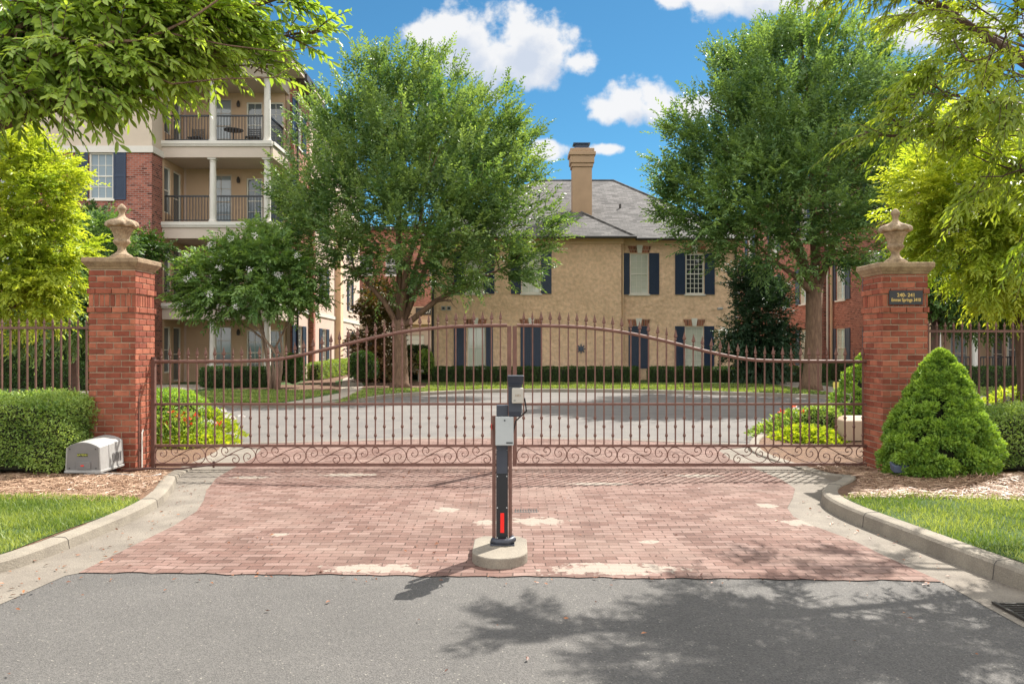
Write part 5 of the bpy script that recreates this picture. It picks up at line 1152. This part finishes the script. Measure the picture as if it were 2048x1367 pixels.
mb = MB(); mb.box(14.1, 30, 29.2, 59, H3+.05, H3+.22, M['dark']); mb.add([(14.1,29.2,H3+.23),(30,29.2,H3+.23),(30,59,H3+.23),(14.1,59,H3+.23),(19,35,H3+3),(26,35,H3+3),(26,54,H3+3),(19,54,H3+3)], [(0,1,5,4),(1,2,6,5),(2,3,7,6),(3,0,4,7),(4,5,6,7)], M['shingle']); mb.build('side_roof', rb)

# ---- far buildings glimpsed between wing and ochre house
fb = empty('far_brick_building', (-9, 62, .1), 'distant brick building with arched entry and white garage door', 'building')
Ffb = Frame((-15, 62, 0), (1, 0, 0), (0, -1, 0)); hh = [(6.2, 8.2, .12, 2.4), (8.0+.6, 9.4+.2, 7.0, 8.6), (5.2, 6.2, 7.0, 8.6), (3.2, 4.2, 7.0, 8.6)]
def wz_(F_, z0, z1, mm, hs_, mbx): wall(mbx, F_, 12.5, z0, z1, hs_, mm)
mb = MB(); wz_(Ffb, .1, 3.0, M['pink'], hh[:1], mb); wz_(Ffb, 3.0, 4.6, M['tan'], [], mb); wz_(Ffb, 4.6, 10.5, M['red_brick_r'], hh[1:], mb); mb.box(-15, -2.5, 62.16, 70, .1, 10.5, M['red_brick_r']); mb.build('wall', fb)
for h in hh[1:]: window(fb, Ffb, *h, pane='g_mid', cols=2, rows=4)
mb = MB(); mb.fbox(Ffb, *hh[0], -.13, -.08, M['white'])
for i in range(1, 6): mb.fbox(Ffb, hh[0][0], hh[0][1], .12+i*.38, .14+i*.38, -.08, -.07, M['greymetal'])
mb.build('garage_door', fb); mb = MB(); mb.fbox(Ffb, 6.9, 9.3, 3.2, 3.6, .01, .4, M['stucco_trim']); mb.build('entry_hood', fb)
mb = MB(); mb.box(-15.4, -2.1, 61.5, 70.4, 10.5, 10.75, M['dark']); mb.build('roof', fb)
sg = MB(); sg.fbox(Ffb, 7.55, 9.5, 3.95, 4.5, .02, .08, M['dark']); so_ = sg.build('sign_board', fb); text_mesh('lettering', '2678', .42, (-6.5, 61.9, 4.08), M['white'], so_, ext=.003)
wb = empty('cream_annex', (-11.5, 57, .1), 'low cream building with dark gutter beyond the end of the wing', 'building')
Fa = Frame((-13.5, 57.5, 0), (1, 0, 0), (0, -1, 0)); ha = [(1.9, 2.8, 3.4, 4.7), (3.1, 3.8, .5, 2.3)]; mb = MB(); wall(mb, Fa, 4.6, .1, 5.4, ha, M['cream']); mb.box(-13.5, -8.9, 57.66, 61, .1, 5.4, M['cream']); mb.build('wall', wb)
for h in ha: window(wb, Fa, *h, pane='g_mid', cols=2, rows=4)
mb = MB(); mb.box(-13.9, -8.6, 57.1, 61.2, 5.4, 5.62, M['dark']); mb.build('roof', wb)
bn = empty('stone_bench', (-4.0, 33.0, .11), 'grey stone bench beside the elm at the left end of the ochre house', 'bench'); b = MB(); b.box(-4.45, -3.6, 32.3, 32.7, .52, .60, M['path']); b.build('seat', bn)
for x in (-4.35, -3.75): b = MB(); b.box(x-.05, x+.05, 32.33, 32.67, .11, .52, M['path']); b.build('leg', bn)
# ------------------------------------------------------------------ vegetation
# near shrubs and hedges
hedge('boxwood_hedge', 'clipped light green hedge left of the left pillar', 'hedge', -9.5, -5.12, 9.15, 10.25, .14, .98, 'box', .034, .017, 5200, rnd=.05)
hedge('boxwood_hedge', 'clipped green hedge right of the cone shaped shrub', 'hedge', 5.45, 9.5, 9.2, 10.25, .14, .84, 'box', .034, .017, 4200, rnd=.045)
def cone_shrub(c, r, h, n_l, label, per=150, ry=.78, lsz=.034, lump_r=.115, name='cone_shrub'):
    root = empty(name, c, label, 'shrub'); parts = []
    for i in range(n_l):
        t = RNG.uniform(0, 1)**1.35; a = RNG.uniform(0, 6.283); prof = (1-t)**.72*(1-.28*math.exp(-t*9)); rr = r*prof*RNG.uniform(.84, 1.06)
        ctr = np.array([c[0]+rr*math.cos(a), c[1]+rr*math.sin(a)*ry, c[2]+.05+t*(h-.08)]); lr = lump_r*RNG.uniform(.6, 1.25)*(1-.45*t)
        nr = unit(np.array([math.cos(a), math.sin(a), .75])[None])[0]
        v = unit(RNG.normal(size=(per, 3))+nr*.75); P = ctr+v*lr*RNG.uniform(.75, 1.05, (per, 1))*np.array([1, 1, .8]); tb = RNG.uniform(-.2, .2)
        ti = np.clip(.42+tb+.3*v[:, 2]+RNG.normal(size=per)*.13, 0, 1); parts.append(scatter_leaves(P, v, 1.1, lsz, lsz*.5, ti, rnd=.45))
    V_, T_, tt = merge(parts); raw_mesh('foliage', V_, T_, L['arb'], root, tint=tt)
    mb = MB(); mb.lathe([(.05, 0), (r*.36, .12), (r*.44, h*.2), (r*.30, h*.5), (r*.10, h*.72), (.02, h*.8)], c, M['core'], 18, mod=lambda i, a, q, z: (q, z)); o = mb.build('stems', root, smooth=True)
    return root
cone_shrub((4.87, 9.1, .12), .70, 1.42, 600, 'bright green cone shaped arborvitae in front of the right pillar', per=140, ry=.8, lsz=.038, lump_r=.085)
cone_shrub((6.3, 14.2, .1), .75, 1.35, 170, 'lime green conical shrub behind the right gate post', per=110, ry=.9, lsz=.05)
# flower beds inside the gate
roundbush('round_shrub', 'low rounded green shrub behind the left pillar', 'shrub', (-5.75, 13.2, .45), .75, .42, 'arb', 9000, .045, .025, z0=.05)
def bed(label, cat, c, rx, ry, h, lm, n, ll, lw_, name='flower_bed', flowers=None):
    root = empty(name, (c[0], c[1], .03), label, cat)
    P = np.stack([RNG.normal(size=n)*.42, RNG.normal(size=n)*.42], 1); P = P[(P**2).sum(1) < 1]; k = len(P); rr = (P**2).sum(1)
    zz = .04+h*(1-rr)*RNG.uniform(.25, 1, k); P3 = np.stack([c[0]+P[:, 0]*rx, c[1]+P[:, 1]*ry, zz], 1)
    D = RNG.normal(size=(k, 3))*.6; D[:, 2] = np.abs(D[:, 2])+.6; D[:, :2] += P*.8
    sz = RNG.uniform(.6, 1.3, k); V_, T_, m = leaves_geo(P3, D, RNG.normal(size=(k, 3)), sz*ll, sz*lw_, droop=.25)
    raw_mesh('foliage', V_, T_, L[lm], root, tint=np.repeat(RNG.uniform(0, 1, k), m))
    for fl in (flowers or []):
        lmf, nf = fl; q = RNG.normal(size=(nf, 2))*.38; ct = np.stack([c[0]+q[:, 0]*rx, c[1]+q[:, 1]*ry, .05+h*RNG.uniform(.45, 1.05, nf)], 1)
        pp = np.repeat(ct, 9, 0); d = RNG.normal(size=pp.shape); d[:, 2] = np.abs(d[:, 2]); V_, T_, m = leaves_geo(pp+d*.012, d, RNG.normal(size=pp.shape), np.full(len(pp), .055), np.full(len(pp), .035)); raw_mesh('blossoms', V_, T_, L[lmf], root, tint=np.repeat(RNG.uniform(0, 1, len(pp)), m))
bed('red and orange flowers with green leaves inside the left pillar', 'flowers', (-5.3, 12.6), .75, .55, .50, 'box', 2600, .13, .03, flowers=[('flower_r', 26)])
bed('white flowers with pale leaves beside the red flowers', 'flowers', (-5.05, 13.3), .6, .5, .50, 'limeground', 1500, .12, .035, flowers=[('flower_w', 20)])
bed('lime yellow groundcover at the tip of the left flower bed', 'groundcover', (-5.0, 12.55), .7, .55, .22, 'limeground', 3800, .09, .05, name='groundcover')
bed('white and pink flowers inside the right gate post', 'flowers', (5.0, 13.6), 1.0, .6, .45, 'box', 3200, .12, .035, flowers=[('flower_w', 14), ('flower_r', 8)])
bed('lime yellow groundcover at the tip of the right flower bed', 'groundcover', (4.75, 12.9), .65, .6, .25, 'limeground', 3600, .09, .05, name='groundcover')
bed('dry ferny weeds at the foot of the cone shaped shrub', 'weeds', (5.0, 8.55), .6, .2, .13, 'straw', 700, .12, .008, name='weed_clump')
roundbush('round_shrub', 'dark green shrub beside the tan utility box', 'shrub', (5.15, 13.3, .3), .32, .3, 'box', 2600, .05, .025, z0=.05)
roundbush('round_shrub', 'yellow green shrub tip beyond the right hedge', 'shrub', (8.3, 12.6, .45), .9, .5, 'lime', 5000, .06, .03, z0=.05)
# far hedges
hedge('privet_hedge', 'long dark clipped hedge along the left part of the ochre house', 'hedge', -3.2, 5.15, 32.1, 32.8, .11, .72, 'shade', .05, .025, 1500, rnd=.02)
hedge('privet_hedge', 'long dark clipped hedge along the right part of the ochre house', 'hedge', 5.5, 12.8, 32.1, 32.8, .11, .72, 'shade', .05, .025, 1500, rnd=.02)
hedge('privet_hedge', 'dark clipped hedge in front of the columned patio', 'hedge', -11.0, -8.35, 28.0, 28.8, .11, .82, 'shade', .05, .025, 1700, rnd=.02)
hedge('privet_hedge', 'sunlit clipped hedge along the wing near the path', 'hedge', -8.75, -8.1, 34.0, 39.5, .11, .85, 'box', .05, .025, 900, rnd=.02)
hedge('privet_hedge', 'sunlit clipped hedge farther along the wing', 'hedge', -9.4, -8.7, 40.5, 50, .11, .85, 'box', .06, .03, 600, rnd=.02)
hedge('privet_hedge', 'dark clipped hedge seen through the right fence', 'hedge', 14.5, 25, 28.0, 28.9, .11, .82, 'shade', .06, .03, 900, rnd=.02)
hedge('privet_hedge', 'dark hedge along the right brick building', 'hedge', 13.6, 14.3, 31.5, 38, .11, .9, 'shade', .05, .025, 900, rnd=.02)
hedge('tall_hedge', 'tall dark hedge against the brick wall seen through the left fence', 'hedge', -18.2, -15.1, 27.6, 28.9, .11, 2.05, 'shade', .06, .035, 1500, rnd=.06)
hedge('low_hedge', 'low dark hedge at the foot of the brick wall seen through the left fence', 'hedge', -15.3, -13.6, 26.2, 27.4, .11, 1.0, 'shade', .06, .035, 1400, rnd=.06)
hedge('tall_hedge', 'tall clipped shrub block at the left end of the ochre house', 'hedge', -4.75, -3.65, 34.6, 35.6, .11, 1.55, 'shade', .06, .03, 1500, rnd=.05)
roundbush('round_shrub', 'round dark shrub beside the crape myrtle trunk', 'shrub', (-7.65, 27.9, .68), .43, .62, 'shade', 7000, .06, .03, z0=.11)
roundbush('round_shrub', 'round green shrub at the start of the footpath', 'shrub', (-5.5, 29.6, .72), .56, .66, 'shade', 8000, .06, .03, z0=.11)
roundbush('round_shrub', 'yellow green shrub leaning on the corner of the ochre house', 'shrub', (-3.65, 33.6, .75), .35, .65, 'box', 3500, .09, .04, z0=.11)

# courtyard elms
E1 = [B(*b) for b in [(800,170,28.5,82),(735,190,28,80),(870,185,28.8,80),(680,270,28.5,88),(780,270,27.2,90),(900,260,28,95),(975,250,28.6,80),(1030,270,28.6,46),
      (640,370,28,85),(740,370,27,90),(850,360,26.9,95),(960,360,27.4,95),(1010,350,28,70),(620,450,27.8,70),(720,470,27.2,82),(830,470,26.8,85),(940,460,26.8,85),(1030,450,27.3,80),
      (1040,520,27.4,60),(960,530,27.2,65),(880,540,27.6,58),(690,530,28,46),(770,540,28,60),(600,400,28.8,60),(850,290,30.5,110),(750,300,30.5,110),(900,400,30.5,110),(660,430,30.3,90),(980,320,30.2,90),(905,600,27.4,26)]]
tree('elm_tree', 'large spreading elm left of centre in the courtyard', 'tree', (*[at(800,690,28.2)[i] for i in (0, 1)], .1), E1, at(800, 640, 28.2), .27, 'elm', .185, .08, 7000, 14, .80, tuft=9, up=.7, droop=.08, hang=0, outw=1.0, centre=at(800,500,28.4), sub=4, rough_d=.6, splay=.75)
E2 = [B(*b) for b in [(1600,110,26.8,80),(1520,150,26.5,80),(1690,120,27,85),(1450,220,26.3,85),(1560,220,25.6,95),(1680,220,26,100),(1780,170,27,80),(1400,300,26,80),(1500,320,25.4,90),(1610,330,25.2,95),(1720,320,25.8,95),(1820,240,27.5,75),
      (1365,380,26,62),(1440,410,25.4,85),(1550,420,25.2,85),(1660,430,25.3,85),(1760,410,26,80),(1420,470,26,60),(1500,500,25.6,62),(1590,500,25.6,55),(1700,490,26,60),(1345,430,26.5,40),(1600,260,28.8,130),(1500,360,28.8,110),(1720,350,28.8,110),(1600,60,27.4,60),(1480,130,27,60)]]
tree('elm_tree', 'large dense elm right of centre in the courtyard', 'tree', (*[at(1622,690,26.6)[i] for i in (0, 1)], .1), E2, at(1630, 570, 26.6), .29, 'elm2', .175, .075, 8200, 14, .78, tuft=9, up=.65, droop=.08, outw=1.0, centre=at(1600,470,26.8), sub=4, rough_d=.62, splay=.75)
# crape myrtle
E3 = [B(*b) for b in [(420,560,27,46),(470,515,27,48),(540,510,26.8,50),(590,545,26.8,44),(440,600,26.8,42),(510,590,26.4,46),(575,590,26.5,42),(390,535,27.2,30),(620,590,27,28),(500,545,28,55),(520,470,27.2,26),(390,610,27,26),(365,590,27,16)]]
cm = tree('crape_myrtle', 'multi stemmed crape myrtle with white blossoms before the balconies', 'tree', (*[at(548,690,27.2)[i] for i in (0, 1)], .1), E3, at(548, 700, 27.2), .075, 'myrtle', .19, .085, 1700, 13, .55, up=.45, droop=.22, outw=.9, stems=6, sub=3, bark='bark_pale', splay=.9)
P = []
for b_ in (380,520),(415,500),(460,480),(520,470),(430,590),(395,560),(500,530),(480,620),(590,500),(370,560),(545,560),(430,540): P.append(at(b_[0]+random.uniform(-12, 12), b_[1]+random.uniform(-12, 12), 25.3))
pp = np.repeat(np.array([tuple(p) for p in P]), 40, 0); d = RNG.normal(size=pp.shape); V_, T_, m_ = leaves_geo(pp+d*.04, d, RNG.normal(size=pp.shape), np.full(len(pp), .035), np.full(len(pp), .035)); raw_mesh('blossoms', V_, T_, L['flower_w'], cm, tint=np.repeat(RNG.uniform(0, 1, len(pp)), m_))
# small trees
E4 = [B(*b) for b in [(1500,560,31,42),(1520,620,30.6,50),(1490,680,31,45),(1545,680,30.6,45),(1520,730,30.8,42),(1540,590,31,34)]]
tree('holly_tree', 'dark glossy holly tree at the right corner of the ochre house', 'tree', (*[at(1520,690,30.8)[i] for i in (0, 1)], .1), E4, at(1520, 720, 30.8), .09, 'darkg', .17, .08, 1700, 12, .6, up=.2, droop=.1, sub=4, bark='bark_dk', splay=1.0)
E5 = [B(*b) for b in [(745,620,33,32),(770,650,33,38),(740,690,32.6,36),(780,720,32.4,40),(745,740,32.4,32),(760,590,33.6,26)]]
tree('magnolia_tree', 'bronze leaved magnolia at the end of the footpath', 'tree', (*[at(762,690,32.8)[i] for i in (0, 1)], .1), E5, at(762, 730, 32.8), .08, 'magnolia', .22, .11, 650, 9, .5, up=.3, droop=.05, sub=4, bark='bark_dk', splay=1.1)
# trees behind the fences
E6 = [B(*b) for b in [(20,330,13,62),(80,370,13.2,60),(40,440,13,70),(110,340,13.4,38),(90,430,13.4,44),(20,540,13,75),(110,530,13.2,60),(60,600,13,60),(-50,420,13,90),(-60,560,13,90),(150,505,13.4,26),(30,290,13,40)]]
tree('ornamental_tree', 'lime green feathery tree behind the left fence', 'tree', (-9.3, 13.2, .1), E6, (-9.2, 13.2, 1.8), .12, 'lime', .115, .042, 2200, 15, .42, tuft=8, up=.1, droop=.22, hang=.0, outw=.9, sub=3, bark='bark_dk', splay=.8, centre=(-9.1, 13.4, 3.2), rough_d=.4)
E7 = [B(*b) for b in [(110,590,16.5,55),(170,560,16.5,50),(200,470,17,42),(150,640,16,45),(60,640,16.5,55),(225,505,17,30),(90,520,17,50),(180,600,16.2,40)]]
tree('small_tree', 'dark green small tree between left fence and brick wall', 'tree', (*[at(150,690,16.8)[i] for i in (0, 1)], .1), E7, at(150, 680, 16.8), .08, 'elm2', .13, .055, 1300, 13, .45, up=.1, droop=.2, sub=3, bark='bark_dk')
E8 = [B(*b) for b in [(195,470,25,34),(255,500,25,40),(300,500,25,28),(230,530,25,40),(180,440,25,24)]]
tree('small_tree', 'dark green bush tree in front of the brick wall behind the left urn', 'tree', (*[at(240,690,25)[i] for i in (0, 1)], .1), E8, at(240, 600, 25), .10, 'shade', .16, .08, 700, 12, .5, up=.2, droop=.1, sub=3, bark='bark_dk', tlo=.1)
E9 = [B(*b) for b in [(1860,420,12.5,70),(1930,380,12,80),(2010,420,12,85),(1850,360,12.6,52),(1900,480,12.2,62),(1980,520,12,70),(2050,500,12,80),(1880,330,12.8,50),(1960,300,12.4,80),(2050,330,12.4,90),(1860,510,12.8,40),(1940,560,12.4,46),(2020,590,12.3,50),(2100,420,12.5,120)]]
tree('ornamental_tree', 'bright yellow green feathery tree behind the right fence', 'tree', (8.0, 12.4, .1), E9, (7.9, 12.4, 2.2), .13, 'lime', .11, .038, 3000, 15, .42, tuft=8, up=.1, droop=.22, hang=.0, outw=.9, sub=4, bark='bark_dk', splay=.8, centre=(7.6, 12.6, 3.6), rough_d=.45, tlo=-.05)
E10 = [B(*b) for b in [(1880,590,18,60),(1940,600,18.4,60),(2010,600,18,60),(1900,540,18.6,60),(1830,520,19,46),(1990,530,18.6,70)]]
tree('small_tree', 'dark green tree beyond the right fence with twisted trunk', 'tree', (*[at(1866,690,18)[i] for i in (0, 1)], .1), E10, at(1872, 650, 18), .10, 'shade', .14, .06, 1500, 13, .5, up=.1, droop=.2, sub=3, bark='bark_dk', tlo=.1)
# foreground trees leaning in from both sides
E11 = [B(*b) for b in [(40,20,5.8,95),(150,30,5.8,95),(270,15,5.8,90),(390,5,6.0,80),(50,110,5.7,80),(150,120,5.6,80),(255,110,5.7,72),(350,85,5.9,60),(450,40,6.2,50),(430,105,6.1,38),(70,185,5.5,44),(170,190,5.5,44),(0,180,5.5,44),(245,175,5.6,34),(330,150,5.9,30),(500,80,6.3,28),(530,130,6.3,24),(585,70,6.4,22),(640,62,6.4,12),(560,-5,6.2,30),(-70,80,5.8,110)]]
EXB = [([at(-200,260,5.78), at(-60,150,5.73), at(21,67,5.63), at(70,35,5.63), at(116,8,5.68), at(200,-60,5.78)], .030, .011),
       ([at(-60,150,5.73), at(60,118,5.58), at(182,96,5.48), at(232,84,5.48), at(274,82,5.53), at(326,64,5.58), at(385,36,5.63), at(436,0,5.68)], .018, .007),
       ([at(-120,190,5.73), at(0,148,5.58), at(46,133,5.53), at(120,140,5.58)], .018, .006),
       ([at(182,96,5.48), at(260,130,5.58), at(344,168,5.68), at(440,158,5.78), at(548,155,5.88), at(590,130,5.98)], .009, .003),
       ([at(326,64,5.58), at(450,90,5.78), at(560,104,5.98), at(640,92,6.18)], .007, .0025)]
tree('shade_tree', 'overhanging leafy branches of the tree at the upper left', 'tree', (-5.4, 5.6, 0.05), E11, (-5.2, 5.7, 2.6), .17, 'near', .105, .040, 1150, 13, .30, up=.05, droop=.18, hang=.15, outw=1.0, sub=2, bark='bark', hi=True, centre=(-4.6, 5.8, 4.4), splay=.8, rough_d=.45, twigs=1700, zsq=.6, tlo=.1, extra=EXB)
E12 = [B(*b) for b in [(2010,60,7,110),(1930,120,7,80),(1880,190,7.2,60),(1990,200,6.8,100),(1800,255,7.4,44),(1880,280,7.2,62),(1960,300,7,70),(1740,270,7.5,26),(2040,330,6.8,90),(1820,190,7.6,36),(1780,235,7.6,30),(1900,60,7.4,42),(1860,20,7.4,34),(1700,-60,8,60),(1820,-80,8,90),(1960,-70,7.8,130),(2080,160,7,140),(1620,-50,8.4,46),(1570,-45,8.4,40),(2120,420,7,120)]]
E12 += [(3.2,8.6,6.0,.35),(3.8,8.3,5.9,.45),(4.7,8.0,6.2,.55),(5.6,7.8,6.0,.6),(4.2,7.6,6.6,.5),(5.3,7.0,6.7,.7),(6.4,7.4,6.4,.8),(6.6,8.8,6.4,.8),(5.0,8.9,7.0,.6),(6.2,6.3,6.2,.8),(7.2,8.1,7.6,.9),(5.8,8.1,7.6,.7),(4.6,9.3,6.6,.4),(3.6,7.5,7.0,.35),(5.3,9.7,5.6,.5),(4.3,9.3,5.9,.4)]
tree('shade_tree', 'willow leaved tree overhanging from the upper right', 'tree', (7.0, 8.0, 0.05), E12, (6.9, 8.0, 2.9), .16, 'nearr', .110, .030, 2300, 15, .38, tuft=9, up=.0, droop=.25, hang=.25, outw=1.0, sub=3, bark='bark_dk', hi=False, centre=(6.6, 8.0, 4.8), splay=.7, rough_d=.4, twigs=1200, zsq=.6)
